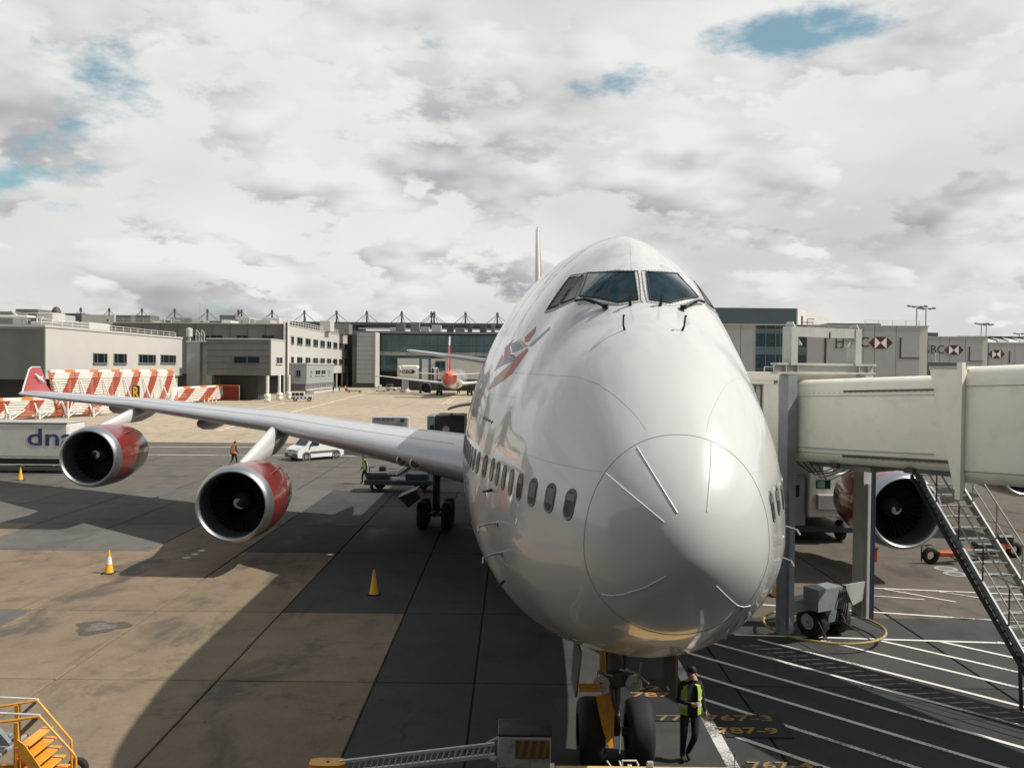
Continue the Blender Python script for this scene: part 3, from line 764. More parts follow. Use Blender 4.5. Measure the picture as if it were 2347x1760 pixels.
# small signature painted behind it
pts = [Vector((1108 + i * 1.7, 957 + i * .9 + 4 * math.sin(i * 1.9))) for i in range(14)]
skin_line(pts, .010, ink_dark, 'name_script', step=3)

# wings
def airfoil(n=18):
    up = []; lo = []
    for i in range(n + 1):
        x = (1 - math.cos(math.pi * i / n)) / 2
        t = 5 * (0.2969 * math.sqrt(x) - 0.1260 * x - 0.3516 * x**2 + 0.2843 * x**3 - 0.1036 * x**4)
        up.append((x, t * 1.05)); lo.append((x, -t * 0.95))
    return up + lo[-2:0:-1]
AF = airfoil()
def wing_mesh(secs):
    """secs: (x, yLE, z, chord, thickness ratio, twist)"""
    rings = []
    for (x, y, z, c, t, tw) in secs:
        rings.append([Vector((x, y + px * c, z + pz * t * c - px * c * tw)) for (px, pz) in AF])
    m = MB(); m.loft(rings); return m
WS = [(1.0, 17.3, 4.0, 16.4, .120, .045), (3.25, 19.3, 4.15, 14.6, .120, .042), (7.4, 22.95, 4.55, 11.6, .105, .035), (11.7, 26.7, 4.95, 9.3, .096, .03), (20.83, 34.45, 5.35, 6.7, .088, .015), (29.5, 41.4, 5.52, 4.2, .085, .0), (31.3, 42.9, 5.58, 3.7, .08, 0)]
for s in (-1, 1):
    wm = wing_mesh([(s * a, b_, c, d, e, f) for (a, b_, c, d, e, f) in WS])
    wg = wm.build('wing', wing_grey, jet, smooth=50)
    # slat and flap joints, landing lights
    for fr_ in (.085, .72):
        b = MB(); pts = []
        for i_ in range(len(WS) - 1):
            for q_ in range(6):
                f_ = q_ / 6; a, c = WS[i_], WS[i_ + 1]; v = [a[j] + (c[j] - a[j]) * f_ for j in range(6)]
                tt = 5 * (0.2969 * math.sqrt(fr_) - 0.1260 * fr_ - 0.3516 * fr_**2 + 0.2843 * fr_**3 - 0.1036 * fr_**4) * 1.05
                if v[0] > 3.4: pts.append((s * v[0], v[1] + fr_ * v[3], v[2] + tt * v[4] * v[3] - fr_ * v[3] * v[5] + .004))
        b.tube(pts, .006, 5); b.build('slat_joint' if fr_ < .5 else 'flap_joint', mat('wing_joint', (.24, .245, .25), .6), wg, smooth=True)

    for (x, y, z) in ((5.80, 21.86, 4.38), (5.28, 21.40, 4.33)):
        b = MB(); b.lathe((s * x, y - .10, z - .22), (0, -1, 0), [(-.5, .20), (.0, .20), (.03, .215), (.06, .185), (.04, .17), (-.02, .165)], 20)
        li = b.build('landing_light', mat('light_rim', (.55, .55, .55), .4, .6), wg, smooth=True)
        b = MB(); b.lathe((s * x, y - .10, z - .22), (0, -1, 0), [(.02, .17), (.03, .10), (.032, .001)], 20); b.build('lens', mat('light_lens', (.03, .035, .04), .06, spec=.9), li, smooth=True)
    # winglet
    wl = MB(); rings = []
    for (q, x, y, z, c) in ((0, 31.3, 43.3, 5.60, 3.25), (.3, 31.62, 44.1, 6.05, 2.45), (.9, 32.05, 45.4, 7.0, 1.45), (1, 32.1, 45.75, 7.12, .95)):
        rings.append([Vector((s * (x + pz * .10 * c), y + px * c, z)) for (px, pz) in AF])
    wl.loft(rings); wlo = wl.build('winglet', red_dark, wg, smooth=50)
    b = MB(); b.tube([(s * 31.29, 43.25, 5.62), (s * 31.62, 44.05, 6.05), (s * 32.05, 45.35, 7.0), (s * 32.1, 45.72, 7.15), (s * 32.1, 46.7, 7.15)], .05, 6)
    b.build('edge_trim', white_paint, wlo, smooth=True)
    b = MB()
    b.tube([(s * 31.50, 46.05, 6.25), (s * 31.62, 45.75, 6.45), (s * 31.72, 45.45, 6.75)], [.05, .12, .03], 6)
    b.tube([(s * 31.58, 46.05, 6.55), (s * 31.62, 45.75, 6.45)], [.03, .09], 6); b.build('emblem', logo_white, wlo)
    # flap track fairings
    for (x, y, z, L) in ((7.0, 34.0, 3.7, 6.0), (13.6, 35.2, 4.15, 5.6), (17.7, 37.2, 4.45, 5.0), (24.5, 41.6, 4.95, 3.4)):
        b = MB(); b.lathe((s * x, y - L / 2, z), (0, 1, 0), [(0, .02), (L * .06, .18), (L * .2, .34), (L * .45, .42), (L * .7, .34), (L * .9, .15), (L, .02)], 16)
        for v in b.v: v.x = s * x + (v.x - s * x) * .75
        b.build('flap_fairing', wing_grey, wg, smooth=True)

# engines
def lens(y0, y1, x, z, ht, n=10):
    pts = []
    for i in range(n + 1):
        a = math.pi * i / n; q = (1 - math.cos(a)) / 2; pts.append(Vector((x + ht * math.sin(a)**.7, y0 + (y1 - y0) * q, z)))
    for i in range(1, n):
        a = math.pi * (n - i) / n; q = (1 - math.cos(a)) / 2; pts.append(Vector((x - ht * math.sin(a)**.7, y0 + (y1 - y0) * q, z)))
    return pts
def engine(x, y, z, dz, spin):
    A = (0, 1, 0); O = (x, y, z)
    b = MB(); b.lathe(O, A, [(0.46, 1.370), (0.9, 1.400), (1.5, 1.412), (2.2, 1.392), (2.9, 1.31), (3.7, 1.17), (3.72, 1.13), (3.3, 1.10)], 64)
    e = b.build('engine', red_paint, jet, smooth=50)
    b = MB(); b.lathe(O, A, [(0.46, 1.372), (.25, 1.338), (.10, 1.295), (.03, 1.245), (0.0, 1.20), (.03, 1.165), (.12, 1.135), (.25, 1.12)], 64); b.build('intake_lip', lip_metal, e, smooth=60)
    b = MB(); b.lathe(O, A, [(.25, 1.12), (.7, 1.135), (1.35, 1.16)], 48); b.build('intake_duct', mat('duct_dark', (.05, .052, .054), .7), e, smooth=True)
    b = MB()
    for k in range(34):
        a = 2 * math.pi * k / 34; a2 = a + .17
        er = lambda t, rr, yy: Vector((x + math.cos(t) * rr, y + yy, z + math.sin(t) * rr))
        b.quad(er(a, .36, 1.18), er(a2 - .03, .36, 1.42), er(a2, 1.15, 1.38), er(a + .05, 1.15, 1.12))
    b.lathe(O, A, [(1.45, 1.16), (1.45, .02)], 32)
    b.build('fan', mat('fan_dark', (.032, .033, .035), .6, .2), e)
    b = MB(); b.lathe(O, A, [(.78, .005), (.84, .09), (.98, .22), (1.2, .36), (1.4, .38)], 24); sp = b.build('spinner', mat('spinner_dark', (.03, .03, .032), .5), e, smooth=True)
    b = MB(); pts = []
    for k in range(22):
        t = k / 21; a = spin + t * 3.3; rr = .05 + t * .21; yy = .80 + t * .20
        pts.append((x + math.cos(a) * rr, y + yy - .02, z + math.sin(a) * rr))
    b.tube(pts, [.085 * (1 - k / 21)**.7 + .006 for k in range(22)], 8); b.build('swirl', mat('swirl_white', (.62, .62, .60), .5), sp, smooth=True)
    b = MB(); b.lathe(O, A, [(3.2, 1.0), (3.8, .98), (4.6, .80), (5.1, .62), (5.1, .52), (4.9, .5)], 32); b.lathe(O, A, [(4.7, .42), (5.2, .38), (5.9, .08), (5.95, .005)], 24); b.build('exhaust', bare_metal, e, smooth=50)
    b = MB(); rings = []
    for q, ya, yb, ht in ((0, .75, 5.6, .20), (.12, 1.15, 6.3, .235), (.3, 2.1, 7.0, .25), (.55, 3.3, 7.6, .245), (.8, 4.5, 8.2, .23), (1.0, 5.4, 8.6, .2)):
        rings.append(lens(y + ya, y + yb, x, z + 1.30 + q * (dz - 1.30), ht))
    b.loft(rings); b.build('pylon', white_paint, e, smooth=45)
    b = MB(); b.lathe(O, A, [(1.50, 1.4135), (1.51, 1.4150), (1.525, 1.4150), (1.535, 1.4125)], 64); b.build('cowl_joint', mat('cowl_joint', (.05, .012, .012), .5), e, smooth=True)
    sg = 1 if x < 0 else -1
    b = MB(); a_ = .75; rr = 1.40; c_ = Vector((x + sg * math.cos(a_) * rr, y + 1.2, z + math.sin(a_) * rr)); nn_ = Vector((sg * math.cos(a_), 0, math.sin(a_)))
    b.prism([c_ - nn_ * .03, c_ + Vector((0, .9, 0)) - nn_ * .03, c_ + Vector((0, .9, 0)) + nn_ * .22, c_ + Vector((0, .45, 0)) + nn_ * .20], nn_.cross(Vector((0, 1, 0))) * .03); b.build('strake', red_paint, e)
    return e
for s in (-1, 1):
    engine(s * 11.7, 21.53, 2.54, 2.45, 1.9 if s < 0 else 3.0)
    engine(s * 20.83, 29.9, 3.24, 2.12, -.6)

# tail
for s in (-1, 1):
    m = wing_mesh([(s * .6, 57.0, 7.45, 8.2, .095, 0), (s * 4.0, 59.7, 7.85, 6.3, .09, 0), (s * 10.6, 65.0, 8.75, 2.9, .085, 0), (s * 11.08, 65.6, 8.82, 2.2, .06, 0)])
    m.build('tailplane', wing_grey, jet, smooth=50)
fm = MB(); rings = []
for (z, y, c, t) in ((7.5, 52.0, 12.0, .075), (9.5, 54.9, 10.5, .08), (14.0, 59.6, 7.6, .08), (19.1, 64.6, 4.3, .075), (19.35, 65.1, 3.7, .05)):
    rings.append([Vector((pz * t * c, y + px * c, z)) for (px, pz) in AF])
fm.loft(rings); fin = fm.build('fin', red_dark, jet, smooth=50)
b = MB(); b.tube([(0, 54.85, 9.5), (0, 59.55, 14), (0, 64.55, 19.1)], .11, 8); b.build('leading_edge', white_paint, fin, smooth=True)

# undercarriage
def wheel(b, c, r, w, axis=(1, 0, 0)):
    b.lathe(Vector(c) - Vector(axis) * w / 2, axis, [(0, r * .52), (0, r * .84), (w * .1, r * .95), (w * .28, r), (w * .72, r), (w * .9, r * .95), (w, r * .84), (w, r * .52)], 36)
ng = MB(); ng.tube([(0, 7.85, 3.4), (0, 7.82, 1.5)], .17, 20); ng.tube([(0, 7.82, 1.5), (0, 7.77, .62)], .11, 18); ng.cyl((-.62, 7.77, .62), (.62, 7.77, .62), .085, 14)
ng.tube([(0, 7.65, 1.45), (.0, 7.35, 1.08), (0, 7.66, .72)], .05, 8)
ng.tube([(-.32, 7.8, 2.6), (-.13, 7.8, 1.7)], .05, 8); ng.tube([(.32, 7.8, 2.6), (.13, 7.8, 1.7)], .05, 8); ng.tube([(0, 7.85, 2.2), (0, 9.6, 2.9)], .08, 8)
ng.bbox(-.34, .34, 7.56, 7.80, 1.52, 1.78, .03)
gear = ng.build('nose_gear', mat('gear_grey', (.085, .09, .095), .5, .3, var=.3, vscale=8), jet, smooth=40)
for s in (-1, 1):
    b = MB(); wheel(b, (s * .455, 7.77, .62), .622, .47); t = b.build('tyre', rubber, gear, smooth=40)
    b = MB(); b.lathe((s * .455 - .16, 7.77, .62), (1, 0, 0), [(0, .02), (0, .30), (.02, .33), (.30, .33), (.32, .30), (.32, .02)], 24); b.build('hub', bare_metal, t, smooth=40)
    b = MB(); b.lathe((s * .30, 7.50, 1.65), (0, -1, 0), [(0, .05), (.02, .14), (.10, .155), (.11, .135), (.07, .02)], 18); b.build('taxi_light', lamp_glass, gear, smooth=True)
    b = MB(); b.prism([(s * .78, 5.9, 2.72), (s * .78, 7.25, 2.62), (s * .83, 7.25, 1.78), (s * .83, 6.2, 1.86)], (s * .035, 0, 0)); b.build('gear_door', mat('door_grey', (.07, .078, .082), .6, var=.1), gear)
b = MB(); b.prism([(-.16, 7.30, 1.50), (-.40, 7.32, 1.44), (-.30, 7.2, .95), (-.16, 7.2, .55), (-.08, 7.22, .55), (-.07, 7.25, 1.2)], (0, .05, 0)); b.bbox(-.72, -.36, 7.28, 7.34, 1.54, 1.68, .008); b.prism([(-.34, 7.3, 1.9), (-.22, 7.3, 1.9), (-.24, 7.3, 2.55), (-.34, 7.3, 2.55)], (0, .05, 0))
b.build('sunlit_strut_patch', yellow, gear)  # yellow pieces paint in the sunlit patches of the strut
b = MB(); b.tube([(.10, 7.12, 1.45), (.02, 7.05, .85), (.0, 7.0, .55)], .014, 6); b.tube([(.16, 7.3, 1.6), (.34, 7.2, 1.75), (.42, 7.3, 2.1)], .02, 6); b.tube([(-.1, 7.4, 1.8), (-.25, 7.2, 1.9), (-.3, 7.35, 2.4)], .02, 6); b.tube([(.05, 7.45, 1.9), (.3, 7.15, 1.95), (.55, 7.3, 1.7)], .018, 6)
b.build('hydraulic_line', galv, gear, smooth=True)
def main_gear(x, y, top):
    b = MB(); b.tube([(x, y, top), (x, y, .66)], .19, 16); b.cyl((x, y - .78, .66), (x, y + .78, .66), .12, 12)
    for dy in (-.74, .74): b.cyl((x - .75, y + dy, .66), (x + .75, y + dy, .66), .08, 12)
    b.tube([(x, y - .1, 2.2), (x + (-1.8 if x > 0 else 1.8), y + .2, top)], .10, 8); b.tube([(x, y, 2.0), (x, y - 2.0, top)], .09, 8)
    g_ = b.build('main_gear', mat('gear_grey', (.2, .21, .22)), jet, smooth=40)
    for dy in (-.74, .74):
        for dx in (-.56, .56):
            b = MB(); wheel(b, (x + dx, y + dy, .62), .622, .46); t = b.build('tyre', rubber, g_, smooth=40)
            b = MB(); b.lathe((x + dx - .16, y + dy, .62), (1, 0, 0), [(0, .02), (0, .30), (.32, .30), (.32, .02)], 18); b.build('hub', bare_metal, t, smooth=40)
    return g_
for s in (-1, 1):
    g_ = main_gear(s * 5.5, 31.9, 4.0); main_gear(s * 1.9, 35.0, 2.6)
    b = MB(); b.prism([(s * abs(q.x), 30.4, q.z) for q in (AT(912, 1140, 30.4), AT(936, 1164, 30.4), AT(964, 1142, 30.4), AT(954, 1122, 30.4))], (0, 1.4, 0)); b.build('gear_door', dark_metal, g_)
# open aft cargo door on the starboard side
b = MB(); rings = []
for k in range(9):
    t = k / 8; x = -3.2 - 3.1 * t; z = 4.75 + .25 * math.sin(t * 2.2) - .42 * t * t
    rings.append([Vector((x, 49.2, z)), Vector((x, 52.0, z)), Vector((x, 52.0, z + .14)), Vector((x, 49.2, z + .14))])
b.loft(rings); cd = b.build('cargo_door', mat('door_inside', (.10, .10, .10), .6), jet, smooth=40)
b = MB(); b.tube([(-3.5, 49.4, 4.9), (-3.4, 49.3, 5.6)], .05, 6); b.tube([(-4.2, 50, 4.7), (-3.25, 50, 3.9)], .05, 6); b.build('strut', dark_metal, cd)
# ------------------------------------------------------------------ jet bridge on the port side
JO = Vector((6.825, 15.84, 0)); JD = Vector((.4985, -.8669, 0)).normalized(); JN = Vector((-JD.y * -1 * -1, 0, 0))
JN = Vector((JD.y, -JD.x, 0))            # towards the camera side
if JN.x > 0: JN = -JN
def J(t, s, z): return JO + JD * t + JN * s + Vector((0, 0, z))
def jslope(t): return 0.045 * t
bridge = thing('jet_bridge', (JO.x, JO.y, 0), 'cream telescopic jet bridge docked beside the big airliner with service stairs', 'jet bridge')
def tunnel_ring(t, hw, z0, z1, r, n=6):
    pts = []
    for (cs, cz, a0) in ((hw - r, z1 - r, 0), (-hw + r, z1 - r, 90), (-hw + r, z0 + r, 180), (hw - r, z0 + r, 270)):
        for q in range(n + 1):
            a = R(a0 + q * 90 / n); pts.append(J(t, cs + r * math.cos(a), cz + r * math.sin(a)))
    return pts
def tunnel(t0, t1, hw, z0, z1, r, name, mt):
    b = MB(); N = 14
    b.loft([tunnel_ring(t0 + (t1 - t0) * i / N, hw, z0 + jslope(t0 + (t1 - t0) * i / N), z1 + jslope(t0 + (t1 - t0) * i / N), r) for i in range(N + 1)])
    return b.build(name, mt, bridge, smooth=35)
inner = tunnel(-2.2, 6.0, 1.22, 4.93, 7.17, .34, 'inner_tunnel', cream_bridge)
outer = tunnel(4.75, 26, 1.46, 4.72, 7.33, .36, 'outer_tunnel', cream_bridge)
for par, hw, segs in ((inner, 1.225, ((1.55, 4.7, 6.83, .045), (1.55, 4.7, 5.17, .05))),):
    for (ta, tb, z, w) in segs:
        b = MB(); b.beam(J(ta, hw, z + jslope(ta)), J(tb, hw, z + jslope(tb)), .05, w); b.build('guide_rail', dark_metal, par)
for z in (6.72, 5.22):
    b = MB(); b.beam(J(.05, 1.222, z), J(4.7, 1.222, z + .2), .02, .012); b.build('seam', mat('bridge_seam', (.20, .17, .13), .7), inner)
for z in (6.90, 5.02):
    b = MB(); b.beam(J(4.9, 1.462, z + .21), J(14, 1.462, z + .63), .02, .014); b.build('seam', mat('bridge_seam', (.2, .17, .13), .7), outer)
# tapered collar where the tunnels telescope
b = MB(); zc0, zc1 = 4.80, 7.56
b.prism([J(4.12, 1.50, zc1), J(4.98, 1.50, zc1), J(4.98, 1.50, zc0), J(4.78, 1.50, zc0)], JN * -.10)
b.prism([J(4.12, -1.50, zc1), J(4.98, -1.50, zc1), J(4.98, -1.50, zc0), J(4.78, -1.50, zc0)], JN * .10)
b.prism([J(4.12, -1.50, zc1), J(4.12, 1.50, zc1), J(4.98, 1.50, zc1), J(4.98, -1.50, zc1)], (0, 0, -.08))
b.obox(J(4.93, 1.54, 6.12), JD, JN, (0, 0, 1), .06, .06, 1.52)
b.build('collar', cream_bridge, bridge)
# bolt rows, labels and lamps on the near side
b = MB()
for k in range(28):
    t_ = .1 + k * .165
    for z in (6.80, 5.13): b.cyl(J(t_, 1.215, z + jslope(t_)), J(t_, 1.232, z + jslope(t_)), .014, 6)
b.build('bolt_row', mat('bolt_cream', (.42, .38, .31), .5), inner)['kind'] = 'stuff'
for t_ in (1.2, 3.4):
    b = MB(); b.obox(J(t_, 1.1, 4.90 + jslope(t_)), JD, JN, (0, 0, 1), .12, .07, .06); b.build('lamp', dark_metal, bridge)
b = MB(); b.tube([J(-.1, 1.27, 5.35), J(2.0, 1.27, 5.42), J(4.1, 1.27, 5.52)], .016, 6); b.build('conduit', pale_steel, bridge)
# lift columns, portal frame
for s, w, nm in ((1.55, .32, 'near'), (-1.55, .34, 'far')):
    b = MB(); b.obox(J(0, s, 3.80), JD, JN, (0, 0, 1), w / 2, .17, 3.50)
    b.obox(J(0.20, s, 2.3), JD, JN, (0, 0, 1), .04, .09, 1.9)
    c = b.build('lift_column', grey_steel if s > 0 else pale_steel, bridge)
    b = MB()
    for k in range(4): b.cyl(J(.04 + k * .08 - .12, s + .17, .62), J(.04 + k * .08 - .12, s + .195, .62), .022, 8)
    b.build('bolt', bare_metal, c)
b = MB(); b.obox(J(0, .1, 7.36), JD, JN, (0, 0, 1), .12, 2.0, .03); b.obox(J(0, .1, 7.60), JD, JN, (0, 0, 1), .12, 2.0, .03); b.obox(J(0, .1, 7.48), JD, JN, (0, 0, 1), .03, 2.0, .10)
for s in (-1.6, -1.2, 1.3, 1.75):
    b.obox(J(0, s, 7.48), JD, JN, (0, 0, 1), .11, .012, .10)
b.build('cross_beam', pale_steel, bridge)
for s, lean in ((1.50, .0), (-1.08, .0)):
    b = MB(); b.obox(J(0, s, 8.09), JD, JN, (0, 0, 1), .16, .12, .52); b.prism([J(-.16, s - .02, 8.61), J(.16, s - .02, 8.61), J(.1, s, 8.74), J(-.1, s, 8.74)], JN * .04); p_ = b.build('portal_post', pale_steel, bridge)
b = MB(); b.obox(J(0, .21, 8.48), JD, JN, (0, 0, 1), .13, 1.28, .13); b.beam(J(0, 1.38, 8.40), J(0, 1.12, 8.12), .14, .05); b.beam(J(0, -.96, 8.40), J(0, -.74, 8.12), .14, .05); b.build('portal_beam', pale_steel, bridge)
b = MB(); b.tube([J(.14, .1, 8.50), J(.14, .1, 8.32), J(.18, .3, 8.31)], .02, 6); b.build('cable_clip', dark_metal, bridge)
# drive unit
b = MB(); b.obox(J(0, 0, 1.02), JD, JN, (0, 0, 1), .20, 1.5, .16); b.obox(J(0, 0, .70), JD, JN, (0, 0, 1), .30, .30, .25); b.cyl(J(0, 0, .2), J(0, 0, 1.0), .16, 14); b.build('bogie_beam', grey_steel, bridge, smooth=30)
b = MB(); b.obox(J(.32, .42, 1.20), JD, JN, (0, 0, 1), .26, .48, .30); b.build('control_box', mat('control_grey', (.20, .215, .215), .5, var=.1, vscale=4, dirt=(.07, .07, .065), dscale=4, damt=.5), bridge)
b = MB(); b.prism([J(.25, -.5, 1.42), J(.25, -1.35, 1.42), J(.25, -1.25, .9), J(.25, -.85, .8)], JD * .05); b.build('bracket', pale_steel, bridge)
for s in (-.46, .46):
    b = MB(); wheel(b, J(0, s, .47), .47, .34, axis=tuple(JN)); b.build('drive_wheel', rubber, bridge, smooth=40)
    b = MB(); b.lathe(J(0, s, .47) - JN * .19, JN, [(0, .02), (0, .22), (.38, .22), (.38, .02)], 18); b.build('hub', bare_metal, bridge, smooth=40)
b = MB()
for k in range(5): b.tube([J(.55, -.2 + .06 * k, 1.5), J(.65, -.2 + .09 * k, 1.0), J(.5, -.3 + .1 * k, .55), J(.35, -.3, .4)], .02, 6)
b.tube([J(.45, 0, .95), J(.62, -.1, .5)], .06, 10)
b.build('drive_cables', black, bridge, smooth=True)
b = MB(); n = 40
b.tube([J(1.62 * math.cos(2 * math.pi * k / n), 1.62 * math.sin(2 * math.pi * k / n), .27) for k in range(n)], .035, 8, closed=True); rng_ = b.build('safety_hoop', mat('hoop_yellow', (.36, .27, .09), .6, var=.1, dirt=(.05, .045, .035), dscale=4, damt=.8), bridge, smooth=True)
for k in range(0, n, 5):
    a = 2 * math.pi * k / n; b = MB(); b.tube([J(1.62 * math.cos(a), 1.62 * math.sin(a), .27), J(.45 * math.cos(a), .9 * math.sin(a), .62)], .016, 6); b.build('hoop_arm', dark_metal, rng_)
# cables and pipes under the tunnel
b = MB()
for k in range(4):
    b.tube([J(-.2 + .25 * k, 1.0, 4.93), J(.2 + .2 * k, .9, 4.66 - .06 * k), J(.6 + .2 * k, .7, 4.72), J(.9 + .2 * k, .5, 4.93)], .016, 6)
b.build('cable_loop', black, bridge, smooth=True)
b = MB(); b.obox(J(1.0, -.1, 4.90), JD, JN, (0, 0, 1), 1.0, .8, .07); b.obox(J(3.6, 0, 4.98), JD, JN, (0, 0, 1), 2.2, .25, .07); b.build('under_frame', grey_steel, bridge)
b = MB(); b.beam(J(.35, -1.55, .35), J(.35, -1.55, 4.7), .07, .07, up=(1, 0, 0)); b.tube([J(.36, -1.64, .3), J(.36, -1.64, 4.6)], .02, 6); b.build('conduit', mat('conduit_blue', (.06, .07, .12), .5), bridge)
# cab
cab = MB(); cab.obox(J(-3.0, .0, 5.75), JD, JN, (0, 0, 1), 2.2, 1.25, 1.30); cab_o = cab.build('cab', mat('cab_grey', (.36, .35, .31), .6, var=.08, vscale=2, dirt=(.15, .14, .12), dscale=2, damt=.4, streak=True), bridge)
b = MB(); b.obox(J(-2.55, .05, 7.26), JD, JN, (0, 0, 1), 2.4, 1.62, .11); b.obox(J(-2.2, .1, 7.10), JD, JN, (0, 0, 1), 1.75, 1.52, .06); b.build('cab_roof', cream_bridge, bridge)
b = MB(); b.tube([J(-1.5, .9, 7.37), J(-1.5, .9, 7.52), J(-1.1, .9, 7.52), J(-1.1, .9, 7.37)], .018, 6); b.build('roof_rail', galv, bridge)
for k in range(16):
    t = -4.6 + k * .235
    b = MB(); b.obox(J(t, 1.29, 5.75), JD, JN, (0, 0, 1), .085, .035, 1.22); b.build('slat', mat('slat_grey', (.34, .325, .285), .6, var=.1, vscale=2, dirt=(.15, .13, .11), dscale=2, damt=.5, streak=True), cab_o)
b = MB(); b.obox(J(-1.75, 1.335, 6.28), JD, JN, (0, 0, 1), .34, .02, .22); gr = b.build('grille', dark_metal, cab_o)
b = MB()
for k in range(6): b.obox(J(-2.03 + k * .11, 1.36, 6.28), JD, JN, (0, 0, 1), .012, .01, .21)
b.build('grille_bar', galv, gr)
b = MB(); b.obox(J(-.62, 1.40, 5.75), JD, JN, (0, 0, 1), .26, .16, 1.32); b.build('cab_post', cream_bridge, bridge)
b = MB(); b.tube([J(-.25, 1.62, 4.4), J(-.25, 1.62, 7.2)], .045, 8); b.tube([J(-.12, 1.64, 4.4), J(-.12, 1.64, 7.2)], .03, 8); b.build('pipe', white_steel, bridge, smooth=True)
# service stairs
S0, S1 = Vector((9.12, 14.45, 4.85)), Vector((9.86, 9.05, 0.0)); sd = (S1 - S0); sh = Vector((sd.x, sd.y, 0)); shn = sh.normalized(); side = Vector((-shn.y, shn.x, 0))
if side.x < 0: side = -side
NS = 21
for s in (-.50, .50):
    b = MB(); b.beam(S0 + side * s, S1 + side * s + Vector((0, 0, .06)), .05, .20); st_ = b.build('stringer', galv if s > 0 else grey_steel, bridge)
    if s < 0:
        b = MB(); b.beam(S0 + side * (s - .09) + Vector((0, 0, -.16)), S1 + side * (s - .09) + Vector((0, 0, -.10)), .05, .10)
        for k in range(NS * 2): 
            p = S0 + sd * (k / (NS * 2)) + side * (s - .07); b.beam(p + Vector((0, 0, -.15)), p + sd.normalized() * .12 + Vector((0, 0, .05)), .03, .02)
        b.build('side_truss', dark_metal, st_)
    b = MB(); up = Vector((0, 0, 1))
    b.tube([S0 + side * s + up * 1.0, S1 + side * s + up * 1.0], .021, 8); b.tube([S0 + side * s + up * .52, S1 + side * s + up * .52], .017, 8)
    b.build('handrail', galv, st_, smooth=True)
    for k in range(7):
        p = S0 + sd * (k / 6.0 * .98 + .01) + side * s
        b = MB(); b.tube([p, p + up * 1.0], .019, 6); b.build('baluster', galv if s > 0 else dark_metal, st_)
for k in range(NS):
    p = S0 + sd * ((k + .5) / NS)
    b = MB(); b.obox(p, shn, side, (0, 0, 1), .11, .47, .012); b.obox(p + shn * .115, shn, side, (0, 0, 1), .010, .47, .025); b.build('tread', galv, bridge)
b = MB(); b.obox(S0 + Vector((0, .50, .05)), shn, side, (0, 0, 1), .5, .55, .03); b.build('landing', grey_steel, bridge)
for s in (-.55, .55):
    b = MB(); a0 = S0 + side * s + sd * .74; b.beam(a0, Vector((a0.x, a0.y - .1, .1)), .06, .06, up=(1, 0, 0)); b.build('stair_leg', dark_metal, bridge)

# ------------------------------------------------------------------ traffic cones
def make_cone(loc, label, plain=False):
    t = thing('traffic_cone', loc, label, 'traffic cone', 'yellow traffic cones around the aircraft')
    b = MB(); b.bbox(-.2, .2, -.2, .2, 0, .035, .01); b.build('base', rubber, t, local=True)
    b = MB(); b.lathe((0, 0, .03), (0, 0, 1), [(0, .16), (.03, .145), (.78, .028), (.79, .01)], 24); b.build('cone', cone_yellow, t, local=True, smooth=40)
    if not plain:
        b = MB(); b.lathe((0, 0, .03), (0, 0, 1), [(.30, .1055), (.56, .0650)], 24); b.build('sleeve', cone_white, t, local=True, smooth=True)
    return t
p = G(250, 1313); make_cone((p.x, p.y, .0), 'yellow traffic cone with white sleeve standing alone on the sunlit slabs')
p = G(857, 1362); make_cone((p.x, p.y, .0), 'plain yellow traffic cone in the shadow left of the airliner nose', True)
p = G(47, 1100); make_cone((p.x, p.y, .0), 'plain yellow traffic cone in front of the white lettered trailer', True)
p = G(1779, 1366); make_cone((p.x, p.y, .0), 'white sleeved yellow cone half hidden behind the airliner nose by the bridge column')

